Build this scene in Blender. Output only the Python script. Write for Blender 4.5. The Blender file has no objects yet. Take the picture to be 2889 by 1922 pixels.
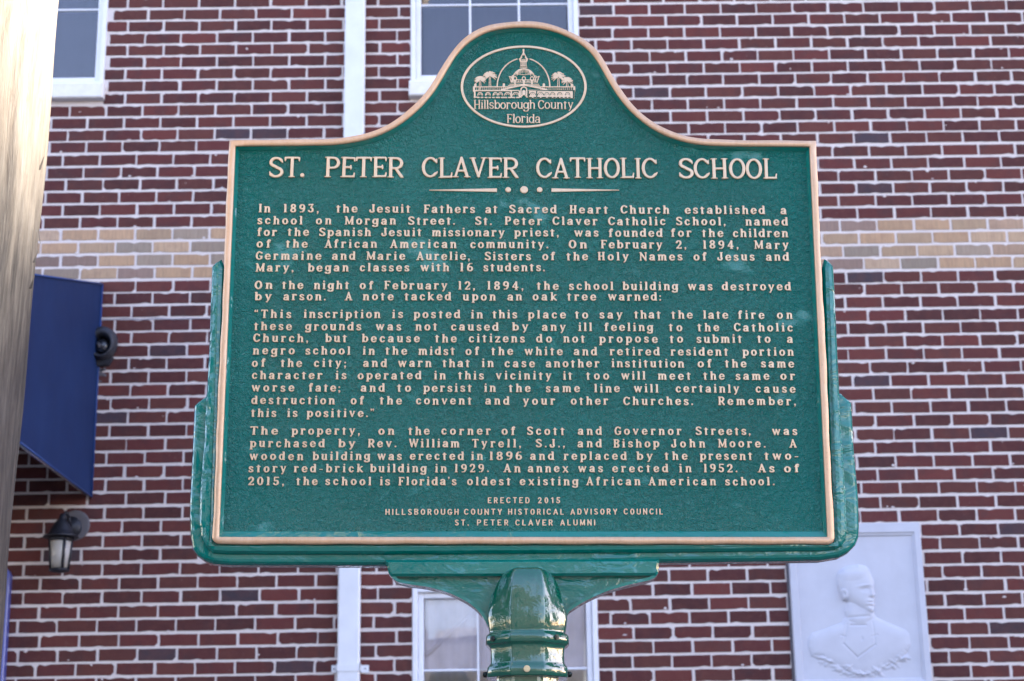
import bpy, math, random
import numpy as np
from mathutils import Vector, Matrix
R_ = math.radians
rnd = random.Random(7)
SC = bpy.context.scene
COL = SC.collection

# ------------------------------------------------------------------ camera
F_PX, CX, CY = 5000.0, 1444.5, 961.0          # focal length and centre in photograph pixels (2889 wide)
EYE = 1.6
PITCH, YAW, ROLL = 0.279161, 0.009682, -0.015598
def cam_axes():
    p, y, r = PITCH, YAW, ROLL
    F = Vector((math.sin(y)*math.cos(p), math.cos(y)*math.cos(p), math.sin(p)))
    Rt = Vector((math.cos(y), -math.sin(y), 0)); U = Rt.cross(F)
    c, s = math.cos(r), math.sin(r)
    return (Rt*c + U*s), (Rt*-s + U*c), F
CR, CU, CF = cam_axes()
cd = bpy.data.cameras.new('camera'); cam = bpy.data.objects.new('camera', cd); COL.objects.link(cam)
cam.matrix_world = Matrix(((CR.x, CU.x, -CF.x, 0), (CR.y, CU.y, -CF.y, 0), (CR.z, CU.z, -CF.z, EYE), (0, 0, 0, 1)))
cd.sensor_width = 36.0; cd.lens = F_PX/2889*36.0; cd.clip_end = 2000; cd.clip_start = 0.05
cd.dof.use_dof = True; cd.dof.focus_distance = 3.05; cd.dof.aperture_fstop = 11.0
SC.camera = cam

# ------------------------------------------------------------------ sky, sun, exposure
SUN_EL, SUN_FROM_X = R_(21.5), R_(17.0)        # low sun at the right, a little behind the facade
sun_dir = Vector((math.cos(SUN_EL)*math.cos(SUN_FROM_X), math.cos(SUN_EL)*math.sin(SUN_FROM_X), math.sin(SUN_EL)))
world = bpy.data.worlds.new('World'); SC.world = world; world.use_nodes = True
wn = world.node_tree; wn.nodes.clear()
wo = wn.nodes.new('ShaderNodeOutputWorld'); wb = wn.nodes.new('ShaderNodeBackground'); ws = wn.nodes.new('ShaderNodeTexSky')
ws.sky_type = 'NISHITA'; ws.sun_disc = False; ws.sun_elevation = SUN_EL; ws.sun_rotation = math.pi/2 - SUN_FROM_X
ws.air_density = 1.0; ws.dust_density = 0.3; ws.ozone_density = 1.6
wb.inputs['Strength'].default_value = 0.15
wt = wn.nodes.new('ShaderNodeMix'); wt.data_type = 'RGBA'; wt.blend_type = 'MULTIPLY'; wt.inputs[0].default_value = 1.0
wt.inputs[7].default_value = (1.09, .86, .86, 1)      # the camera's white balance leaned towards magenta
wn.links.new(ws.outputs[0], wt.inputs[6]); wn.links.new(wt.outputs[2], wb.inputs[0]); wn.links.new(wb.outputs[0], wo.inputs[0])
sl = bpy.data.lights.new('sun', 'SUN'); sl.energy = 2.6; sl.angle = R_(0.6); sl.color = (1.0, 0.93, 0.80)
so = bpy.data.objects.new('sun', sl); COL.objects.link(so)
so.rotation_euler = sun_dir.to_track_quat('Z', 'Y').to_euler(); so.location = (12, 4, 12)
SC.view_settings.view_transform = 'Standard'; SC.view_settings.look = 'None'
SC.view_settings.exposure = 2.56; SC.view_settings.gamma = 1.0; SC.view_settings.use_curve_mapping = False
SC.render.engine = 'CYCLES'
SC.cycles.use_denoising = True
SC.cycles.max_bounces = 8

# ------------------------------------------------------------------ helpers
K = 2889/2357.0                                # the measured layout is in 2357-px units
D = 9.588                                      # distance of the facade
def ray(px, py):
    return CR*(px*K-CX) - CU*(py*K-CY) + CF*F_PX
def wall(px, py, y=D):
    """point (x, z) of the vertical plane y = const seen at a measured position"""
    r = ray(px, py); r = r*(y/r.y); return r.x, r.z+EYE

def mat(name):
    m = bpy.data.materials.new(name); m.use_nodes = True
    nt = m.node_tree; b = nt.nodes['Principled BSDF']
    return m, nt, b
def N(nt, t, **kw):
    n = nt.nodes.new(t)
    for k, v in kw.items():
        if k in n.inputs.keys(): n.inputs[k].default_value = v
        else: setattr(n, k, v)
    return n
def L(nt, a, b): nt.links.new(a, b)
def coords(nt, space='Object', scale=(1, 1, 1)):
    if space == 'World':
        c = nt.nodes.new('ShaderNodeNewGeometry').outputs['Position']
    else:
        c = nt.nodes.new('ShaderNodeTexCoord').outputs[space]
    mp = nt.nodes.new('ShaderNodeMapping'); mp.inputs['Scale'].default_value = scale
    L(nt, c, mp.inputs['Vector']); return mp.outputs[0]
def noise(nt, vec, scale, detail=4, rough=.55, dist=0.0):
    n = N(nt, 'ShaderNodeTexNoise', Scale=scale, Detail=detail, Roughness=rough, Distortion=dist)
    L(nt, vec, n.inputs['Vector']); return n.outputs['Fac']
def ramp(nt, fac, stops):
    r = nt.nodes.new('ShaderNodeValToRGB'); e = r.color_ramp.elements
    while len(e) < len(stops): e.new(0.5)
    for i, (p, c) in enumerate(stops):
        e[i].position = p; e[i].color = (*c, 1) if len(c) == 3 else c
    L(nt, fac, r.inputs[0]); return r.outputs[0]
def mix(nt, fac, a, b, mode='MIX'):
    m = N(nt, 'ShaderNodeMix', data_type='RGBA', blend_type=mode)
    for v, i in ((fac, 0), (a, 6), (b, 7)):
        if hasattr(v, 'is_linked'): L(nt, v, m.inputs[i])
        elif i == 0: m.inputs[i].default_value = v
        else: m.inputs[i].default_value = (*v, 1)
    return m.outputs[2]
def math_(nt, op, a, b=0.0):
    m = N(nt, 'ShaderNodeMath', operation=op)
    for i, v in enumerate((a, b)):
        if hasattr(v, 'is_linked'): L(nt, v, m.inputs[i])
        else: m.inputs[i].default_value = v
    return m.outputs[0]
def bump(nt, b, h, strength=.5, dist=.01, prev=None):
    n = N(nt, 'ShaderNodeBump', Strength=1.0, Distance=dist)
    if hasattr(strength, 'is_linked'): L(nt, strength, n.inputs['Strength'])
    else: n.inputs['Strength'].default_value = strength
    L(nt, h, n.inputs['Height'])
    if prev is not None: L(nt, prev, n.inputs['Normal'])
    L(nt, n.outputs[0], b.inputs['Normal']); return n.outputs[0]
def painted(name, col, rough=.4, metal=0.0, nscale=30, namp=.12, bscale=60, bdist=.0005, coat=0.0):
    """a plainly coloured surface with slight grain in colour and relief"""
    m, nt, b = mat(name); v = coords(nt)
    n = noise(nt, v, nscale)
    c = ramp(nt, n, [(.3, tuple(x*(1-namp) for x in col)), (.7, tuple(min(1, x*(1+namp)) for x in col))])
    L(nt, c, b.inputs['Base Color']); b.inputs['Roughness'].default_value = rough; b.inputs['Metallic'].default_value = metal
    b.inputs['Coat Weight'].default_value = coat; b.inputs['Coat Roughness'].default_value = .06
    bump(nt, b, noise(nt, v, bscale), .6, bdist); return m

class MB:
    def __init__(s): s.v = []; s.f = []; s.m = []; s.sm = []
    def add(s, vs, fs, mi=0, smooth=False):
        o = len(s.v); s.v += [tuple(p) for p in vs]
        for f in fs: s.f.append(tuple(i+o for i in f)); s.m.append(mi); s.sm.append(smooth)
    def box(s, x0, x1, y0, y1, z0, z1, mi=0, bev=0.0):
        if bev <= 0:
            vs = [(x, y, z) for z in (z0, z1) for y in (y0, y1) for x in (x0, x1)]
            s.add(vs, [(0, 2, 3, 1), (4, 5, 7, 6), (0, 1, 5, 4), (2, 6, 7, 3), (0, 4, 6, 2), (1, 3, 7, 5)], mi)
        else:  # a box whose front (towards -y) edges are chamfered
            b = bev
            r0 = [(x0+b, y0, z0+b), (x1-b, y0, z0+b), (x1-b, y0, z1-b), (x0+b, y0, z1-b)]
            r1 = [(x0, y0+b, z0), (x1, y0+b, z0), (x1, y0+b, z1), (x0, y0+b, z1)]
            r2 = [(x0, y1, z0), (x1, y1, z0), (x1, y1, z1), (x0, y1, z1)]
            s.loft([r0, r1, r2], mi, cap=True)
    def loft(s, rings, mi=0, cap=False, smooth=False, closed=True):
        n = len(rings[0]); vs = [p for r in rings for p in r]; fs = []
        for k in range(len(rings)-1):
            for i in range(n if closed else n-1):
                j = (i+1) % n
                fs.append((k*n+i, k*n+j, (k+1)*n+j, (k+1)*n+i))
        s.add(vs, fs, mi, smooth)
        if cap:
            o = len(s.v)-len(vs)
            s.f.append(tuple(o+i for i in range(n))[::-1]); s.m.append(mi); s.sm.append(False)
            o2 = o+(len(rings)-1)*n
            s.f.append(tuple(o2+i for i in range(n))); s.m.append(mi); s.sm.append(False)
    def tube(s, a, b, r0, r1=None, n=12, mi=0, cap=True, smooth=True):
        r1 = r0 if r1 is None else r1; a, b = Vector(a), Vector(b); d = (b-a).normalized()
        u = d.orthogonal().normalized(); w = d.cross(u)
        ring = lambda c, r: [c+(u*math.cos(2*math.pi*i/n)+w*math.sin(2*math.pi*i/n))*r for i in range(n)]
        s.loft([ring(a, r0), ring(b, r1)], mi, cap, smooth)
    def lathe(s, c, prof, n=32, mi=0, ax='z', smooth=True, cap=True):
        rings = []
        for r, h in prof:
            ring = []
            for i in range(n):
                t = 2*math.pi*i/n; a, b_ = r*math.cos(t), r*math.sin(t)
                ring.append((c[0]+a, c[1]+b_, c[2]+h) if ax == 'z' else (c[0]+a, c[1]+h, c[2]+b_))
            rings.append(ring)
        s.loft(rings, mi, cap, smooth)
    def build(s, name, mats, parent=None, loc=None):
        me = bpy.data.meshes.new(name); me.from_pydata(s.v, [], s.f)
        mats = mats if isinstance(mats, (list, tuple)) else [mats]
        for m in mats: me.materials.append(m)
        me.polygons.foreach_set('material_index', s.m); me.polygons.foreach_set('use_smooth', s.sm)
        import bmesh
        bm = bmesh.new(); bm.from_mesh(me); bmesh.ops.recalc_face_normals(bm, faces=bm.faces)
        bm.to_mesh(me); bm.free(); me.update()
        o = bpy.data.objects.new(name, me); COL.objects.link(o)
        if parent is not None: o.parent = parent
        if loc is not None: o.location = loc
        return o
def tag(o, label=None, cat=None, group=None, kind=None):
    for k, v in (('label', label), ('category', cat), ('group', group), ('kind', kind)):
        if v: o[k] = v
    return o
def empty(name, loc=(0, 0, 0)):
    o = bpy.data.objects.new(name, None); o.location = loc; o.empty_display_size = .1; COL.objects.link(o); return o
def child_empty(name, parent):
    o = empty(name); o.parent = parent; return o

# ------------------------------------------------------------------ outlines
def offset(P, d):
    """closed outline moved inwards by d (outline runs counter-clockwise)"""
    n = len(P); out = []
    for i in range(n):
        a, b, c = P[i-1], P[i], P[(i+1) % n]
        e1 = Vector((b[0]-a[0], b[1]-a[1])).normalized(); e2 = Vector((c[0]-b[0], c[1]-b[1])).normalized()
        n1 = Vector((-e1.y, e1.x)); n2 = Vector((-e2.y, e2.x)); m = n1+n2
        if m.length < 1e-6: m = n1
        m.normalize(); k = d/max(.35, m.dot(n1)); out.append((b[0]+m.x*k, b[1]+m.y*k))
    return out
def ccw(P):
    a = sum(P[i-1][0]*P[i][1]-P[i][0]*P[i-1][1] for i in range(len(P)))
    return P if a > 0 else P[::-1]
def slab(mb, P, prof, mi=0, smooth=False, cap_front=True):
    """prof = [(inset, y)...] from the front to the back"""
    P = ccw(P); rings = []
    for ins, y in prof:
        Q = offset(P, ins) if abs(ins) > 1e-9 else P
        rings.append([(x, y, z) for x, z in Q])
    mb.loft(rings, mi, False, smooth); o = len(mb.v)-len(P)*len(prof); n = len(P)
    import mathutils.geometry as G
    for k in ([0] if cap_front else [])+[len(prof)-1]:
        tris = G.tessellate_polygon([[Vector(p) for p in rings[k]]])
        for t in tris: mb.f.append(tuple(o+k*n+i for i in t)); mb.m.append(mi); mb.sm.append(False)
def smooth_path(P, it=1):
    for _ in range(it):
        Q = [P[0]]
        for a, b in zip(P[:-1], P[1:]):
            Q += [(a[0]*.75+b[0]*.25, a[1]*.75+b[1]*.25), (a[0]*.25+b[0]*.75, a[1]*.25+b[1]*.75)]
        P = Q+[P[-1]]
    return P
# ------------------------------------------------------------------ materials
def brick_nodes(nt, b, col):
    """col: the brick's own colour; adds mottling, scorched patches, lime dust and grain"""
    v = coords(nt, 'World'); vs = coords(nt, 'World', (14, 1, 60)); vb = coords(nt, 'World', (90, 1, 8))
    blotch = noise(nt, v, 17, 3, .6)
    c = mix(nt, math_(nt, 'MULTIPLY', ramp(nt, blotch, [(.42, (0, 0, 0)), (.7, (1, 1, 1))]), .28), col, (.165, .055, .042))
    dark = noise(nt, v, 9, 3, .6)
    c = mix(nt, math_(nt, 'MULTIPLY', ramp(nt, dark, [(.52, (0, 0, 0)), (.75, (1, 1, 1))]), .55), c, (.045, .026, .03))
    streak = noise(nt, vs, 1.0, 4, .6)
    c = mix(nt, math_(nt, 'MULTIPLY', ramp(nt, streak, [(.35, (0, 0, 0)), (.75, (1, 1, 1))]), .30), c, (.11, .040, .038))
    lime = noise(nt, v, 55, 5, .7)
    c = mix(nt, math_(nt, 'MULTIPLY', ramp(nt, lime, [(.63, (0, 0, 0)), (.74, (1, 1, 1))]), .22), c, (.42, .36, .36))
    L(nt, c, b.inputs['Base Color']); b.inputs['Roughness'].default_value = .85
    bump(nt, b, noise(nt, v, 190, 4, .7), .7, .0015, bump(nt, b, noise(nt, v, 40, 2), .5, .003))
def tan_nodes(nt, b, col):
    v = coords(nt, 'World', (260, 1, 12)); w = coords(nt, 'World')
    c = mix(nt, math_(nt, 'MULTIPLY', ramp(nt, noise(nt, v, 1.0, 2), [(.4, (0, 0, 0)), (.7, (1, 1, 1))]), .35), col, (.12, .095, .075))
    c = mix(nt, math_(nt, 'MULTIPLY', ramp(nt, noise(nt, w, 20, 3), [(.5, (0, 0, 0)), (.8, (1, 1, 1))]), .35), c, (.22, .12, .09))
    L(nt, c, b.inputs['Base Color']); b.inputs['Roughness'].default_value = .85
    bump(nt, b, noise(nt, v, 1.0, 2), .6, .0015)
def brick_mat(name, src, fn):
    m, nt, b = mat(name)
    if src == 'object': c = N(nt, 'ShaderNodeObjectInfo').outputs['Color']
    else: c = N(nt, 'ShaderNodeVertexColor', layer_name='brick_colour').outputs['Color']
    fn(nt, b, c); return m
M_RED_O = brick_mat('red_brick', 'object', brick_nodes); M_TAN_O = brick_mat('tan_brick', 'object', tan_nodes)
M_RED_V = brick_mat('red_brick_many', 'vertex', brick_nodes); M_TAN_V = brick_mat('tan_brick_many', 'vertex', tan_nodes)

m, nt, b = mat('mortar'); v = coords(nt, 'World')
c = ramp(nt, noise(nt, v, 6, 5, .6), [(.3, (.65, .59, .57)), (.7, (.74, .68, .66))])
c = mix(nt, math_(nt, 'MULTIPLY', ramp(nt, noise(nt, v, 45, 4, .7), [(.58, (0, 0, 0)), (.72, (1, 1, 1))]), .35), c, (.42, .36, .34))
L(nt, c, b.inputs['Base Color']); b.inputs['Roughness'].default_value = .9
bump(nt, b, noise(nt, v, 140, 4, .7), .8, .002, bump(nt, b, noise(nt, v, 30, 3), .6, .004)); M_MORTAR = m

m, nt, b = mat('distant_brickwork')            # brickwork beyond what the photograph shows
tc = coords(nt, 'World'); sx = N(nt, 'ShaderNodeSeparateXYZ'); L(nt, tc, sx.inputs[0]); cb = N(nt, 'ShaderNodeCombineXYZ')
L(nt, sx.outputs[0], cb.inputs[0]); L(nt, sx.outputs[2], cb.inputs[1])
br = N(nt, 'ShaderNodeTexBrick', Scale=1.0); L(nt, cb.outputs[0], br.inputs['Vector'])
br.inputs['Brick Width'].default_value = .2125; br.inputs['Row Height'].default_value = .07674; br.inputs['Mortar Size'].default_value = .006
br.inputs['Color1'].default_value = (.12, .045, .042, 1); br.inputs['Color2'].default_value = (.08, .035, .036, 1); br.inputs['Mortar'].default_value = (.56, .52, .53, 1)
L(nt, br.outputs[0], b.inputs['Base Color']); b.inputs['Roughness'].default_value = .9; bump(nt, b, br.outputs[1], .3, -.004); M_FARBRICK = m

M_WHITE = painted('white_window_paint', (.78, .80, .86), .45, nscale=12, namp=.04, bscale=50)
M_SILL = painted('white_stone_sill', (.80, .79, .78), .7, nscale=20, namp=.07, bscale=70, bdist=.001)
M_PIPE = painted('white_downspout_paint', (.74, .77, .82), .4, nscale=9, namp=.05, bscale=30, bdist=.0004)
M_DARKROOM = painted('dim_room', (.03, .03, .04), .9)
M_SHADE = painted('grey_blue_roller_shade', (.04, .04, .075), .8, nscale=7, namp=.12)
M_CURTAIN = painted('pale_curtain', (.82, .78, .86), .9, nscale=5, namp=.15)
M_CURTAIN2 = painted('dark_curtain_edge', (.08, .07, .11), .9, nscale=5, namp=.15)
m, nt, b = mat('window_glass')
tr = N(nt, 'ShaderNodeBsdfTransparent'); gl = N(nt, 'ShaderNodeBsdfGlossy', Roughness=.02); mx = N(nt, 'ShaderNodeMixShader')
tr.inputs[0].default_value = (.97, .98, 1.0, 1)
lw = N(nt, 'ShaderNodeFresnel'); lw.inputs[0].default_value = 1.75
bn = N(nt, 'ShaderNodeBump', Strength=.4, Distance=.004); L(nt, noise(nt, coords(nt), 2.5, 1), bn.inputs['Height']); L(nt, bn.outputs[0], gl.inputs['Normal'])
L(nt, math_(nt, 'MULTIPLY', lw.outputs[0], .95), mx.inputs[0]); L(nt, tr.outputs[0], mx.inputs[1]); L(nt, gl.outputs[0], mx.inputs[2])
L(nt, mx.outputs[0], nt.nodes['Material Output'].inputs[0]); M_GLASS = m

# blue coated canvas of the awning
m, nt, b = mat('navy_canvas'); v = coords(nt); n = noise(nt, v, 3, 3)
L(nt, ramp(nt, n, [(.3, (.005, .020, .085)), (.7, (.008, .029, .110))]), b.inputs['Base Color']); b.inputs['Roughness'].default_value = .7; b.inputs['Specular IOR Level'].default_value = .25
wv = N(nt, 'ShaderNodeTexWave', Scale=260); L(nt, v, wv.inputs['Vector']); bump(nt, b, wv.outputs['Fac'], .2, .0005, bump(nt, b, noise(nt, v, 2.0, 2), .5, .02)); M_NAVY = m
M_NAVY2 = painted('navy_piping', (.012, .05, .20), .6)
M_BLUE = painted('mid_blue_panel', (.075, .10, .36), .35, nscale=3, namp=.08, coat=.3)
M_IRON = painted('dark_grey_iron', (.020, .022, .032), .5, .3, 25, .35, 90, .001)
M_IRON2 = painted('weathered_grey_metal', (.035, .040, .055), .6, .2, 25, .4, 60, .002)
M_GREYSTAIN = painted('grey_sealant', (.12, .115, .13), .8)
m, nt, b = mat('frosted_lamp_glass'); b.inputs['Base Color'].default_value = (.62, .60, .56, 1); b.inputs['Roughness'].default_value = .35
b.inputs['Transmission Weight'].default_value = .25; bump(nt, b, noise(nt, coords(nt), 60, 2), .3, .001); M_FROST = m
M_LENS = painted('dark_glass_lens', (.03, .035, .05), .12, coat=1.0)
M_SILVER = painted('dull_silver', (.55, .56, .58), .25, .9)

# relief plaque
M_PLAQUE = painted('pale_grey_painted_relief', (.54, .56, .64), .6, nscale=8, namp=.05, bscale=35, bdist=.0008)

# weathered wooden pole
m, nt, b = mat('weathered_pole_wood'); v = coords(nt, 'Object', (1, 1, .085)); w = coords(nt, 'Object', (1, 1, .22)); o = coords(nt, 'Object')
g1 = noise(nt, v, 120, 6, .72, .25); g2 = noise(nt, w, 14, 5, .6, .8); zz = N(nt, 'ShaderNodeSeparateXYZ'); L(nt, coords(nt, 'World'), zz.inputs[0])
c = ramp(nt, g1, [(.25, (.30, .22, .14)), (.42, (.52, .43, .32)), (.62, (.60, .52, .41)), (.8, (.66, .60, .50))])
c = mix(nt, math_(nt, 'MULTIPLY', ramp(nt, g2, [(.45, (0, 0, 0)), (.75, (1, 1, 1))]), .4), c, (.46, .31, .18))
knots = N(nt, 'ShaderNodeTexVoronoi', Scale=3.2); L(nt, coords(nt, 'Object', (1, 1, .5)), knots.inputs['Vector'])
c = mix(nt, math_(nt, 'MULTIPLY', ramp(nt, knots.outputs['Distance'], [(.03, (1, 1, 1)), (.13, (0, 0, 0))]), .75), c, (.14, .09, .05))
sp = ramp(nt, noise(nt, coords(nt, 'Object', (1, 1, .55)), 16, 5, .75), [(.60, (0, 0, 0)), (.72, (1, 1, 1))])
c = mix(nt, math_(nt, 'MULTIPLY', sp, .65), c, (.20, .16, .12))
ck = ramp(nt, noise(nt, coords(nt, 'Object', (1, 1, .03)), 60, 3, .6, .2), [(.70, (0, 0, 0)), (.74, (1, 1, 1))])
c = mix(nt, math_(nt, 'MULTIPLY', ck, .7), c, (.10, .07, .045))
# weathered grey of the lower trunk, darkened further to paint in its shade
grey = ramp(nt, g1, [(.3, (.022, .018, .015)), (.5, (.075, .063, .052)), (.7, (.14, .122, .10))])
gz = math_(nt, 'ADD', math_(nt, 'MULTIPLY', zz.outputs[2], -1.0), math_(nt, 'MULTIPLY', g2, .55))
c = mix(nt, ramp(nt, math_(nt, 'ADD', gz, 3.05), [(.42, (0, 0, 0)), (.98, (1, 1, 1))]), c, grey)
L(nt, c, b.inputs['Base Color']); b.inputs['Roughness'].default_value = .85
bump(nt, b, g1, .8, .004, bump(nt, b, g2, .6, .008)); M_WOOD = m

# sign: bronze lettering, green stipple ground, smooth green enamel
def copper(name, c1, c2):
    m, nt, b = mat(name); v = coords(nt); vv = coords(nt, 'Object', (1, 1, .25))
    c = ramp(nt, noise(nt, v, 9, 4, .6), [(.3, c1), (.7, c2)])
    c = mix(nt, math_(nt, 'MULTIPLY', ramp(nt, noise(nt, vv, 130, 4, .6), [(.4, (0, 0, 0)), (.7, (1, 1, 1))]), .22), c, (.92, .74, .56))
    c = mix(nt, math_(nt, 'MULTIPLY', ramp(nt, noise(nt, v, 240, 4, .7), [(.60, (0, 0, 0)), (.70, (1, 1, 1))]), .45), c, (.30, .20, .12))
    L(nt, c, b.inputs['Base Color']); b.inputs['Roughness'].default_value = .40; b.inputs['Metallic'].default_value = .5
    bump(nt, b, noise(nt, v, 160, 3, .6), .35, .0006, bump(nt, b, noise(nt, v, 22, 3), .35, .002)); return m

M_COPPER = copper('copper_paint', (.66, .41, .235), (.75, .49, .31)); M_LETTER = copper('letter_paint', (.72, .52, .33), (.79, .60, .40))

def green(name, stipple):
    m, nt, b = mat(name); v = coords(nt); va = coords(nt, 'Object', (1, .3, .8))
    c = ramp(nt, noise(nt, v, 4, 3), [(.3, (.0, .170, .138)), (.7, (.0, .205, .168))])  # bluer base colour stands in for part of the sky sheen
    L(nt, c, b.inputs['Base Color'])
    b.inputs['Specular IOR Level'].default_value = .08; b.inputs['Coat Weight'].default_value = 1.0; b.inputs['Coat Roughness'].default_value = .03; b.inputs['Coat IOR'].default_value = 1.65
    if stipple:
        b.inputs['Roughness'].default_value = .25
        n1 = noise(nt, v, 120, 3, .6, 1.2); n2 = noise(nt, v, 420, 2, .6, .6)
        h = math_(nt, 'ADD', n1, math_(nt, 'MULTIPLY', n2, .35))
        calm = ramp(nt, noise(nt, coords(nt, 'Object', (1, 1, 1.4)), 7.5, 3, .6), [(.30, (.3, .3, .3)), (.38, (1, 1, 1))])
        nb = bump(nt, b, h, math_(nt, 'MULTIPLY', calm, 1.0), .0125)
    else:
        b.inputs['Roughness'].default_value = .15
        h1 = noise(nt, coords(nt, 'Object', (.6, 1, 1)), 26, 3, .5, .9); h2 = noise(nt, v, 110, 3, .6, .4)
        nb = bump(nt, b, h2, .25, .0012, bump(nt, b, h1, .6, .008))
    L(nt, nb, b.inputs['Coat Normal']); return m
M_GSTIP = green('green_stippled_enamel', True); M_GREEN = green('green_glossy_enamel', False)
m, nt, b = mat('green_post_enamel'); v = coords(nt)
L(nt, ramp(nt, noise(nt, v, 4, 3), [(.3, (.003, .095, .056)), (.7, (.004, .118, .070))]), b.inputs['Base Color'])
b.inputs['Roughness'].default_value = .12; b.inputs['Coat Weight'].default_value = 1.0; b.inputs['Coat Roughness'].default_value = .02; b.inputs['Coat IOR'].default_value = 1.6
nb = bump(nt, b, noise(nt, v, 60, 3, .55, .5), .35, .0022, bump(nt, b, noise(nt, v, 14, 2, .5, .5), .5, .006)); L(nt, nb, b.inputs['Coat Normal']); M_GPOST = m
M_SCREW = painted('black_screw', (.02, .03, .03), .3, .8); M_BRASS = painted('brass_screw', (.7, .62, .42), .3, .8)

m, nt, b = mat('pavement'); v = coords(nt, 'World')
L(nt, ramp(nt, noise(nt, v, .6, 6, .6), [(.3, (.11, .105, .10)), (.7, (.16, .15, .14))]), b.inputs['Base Color']); b.inputs['Roughness'].default_value = .9
bump(nt, b, noise(nt, v, 40, 4), .6, .01); M_GROUND = m
M_ACROSS = painted('beige_render', (.34, .31, .27), .85, nscale=1.5, namp=.12, bscale=20, bdist=.003)
M_ROOF = painted('roof_grey', (.3, .3, .3), .8)
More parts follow.
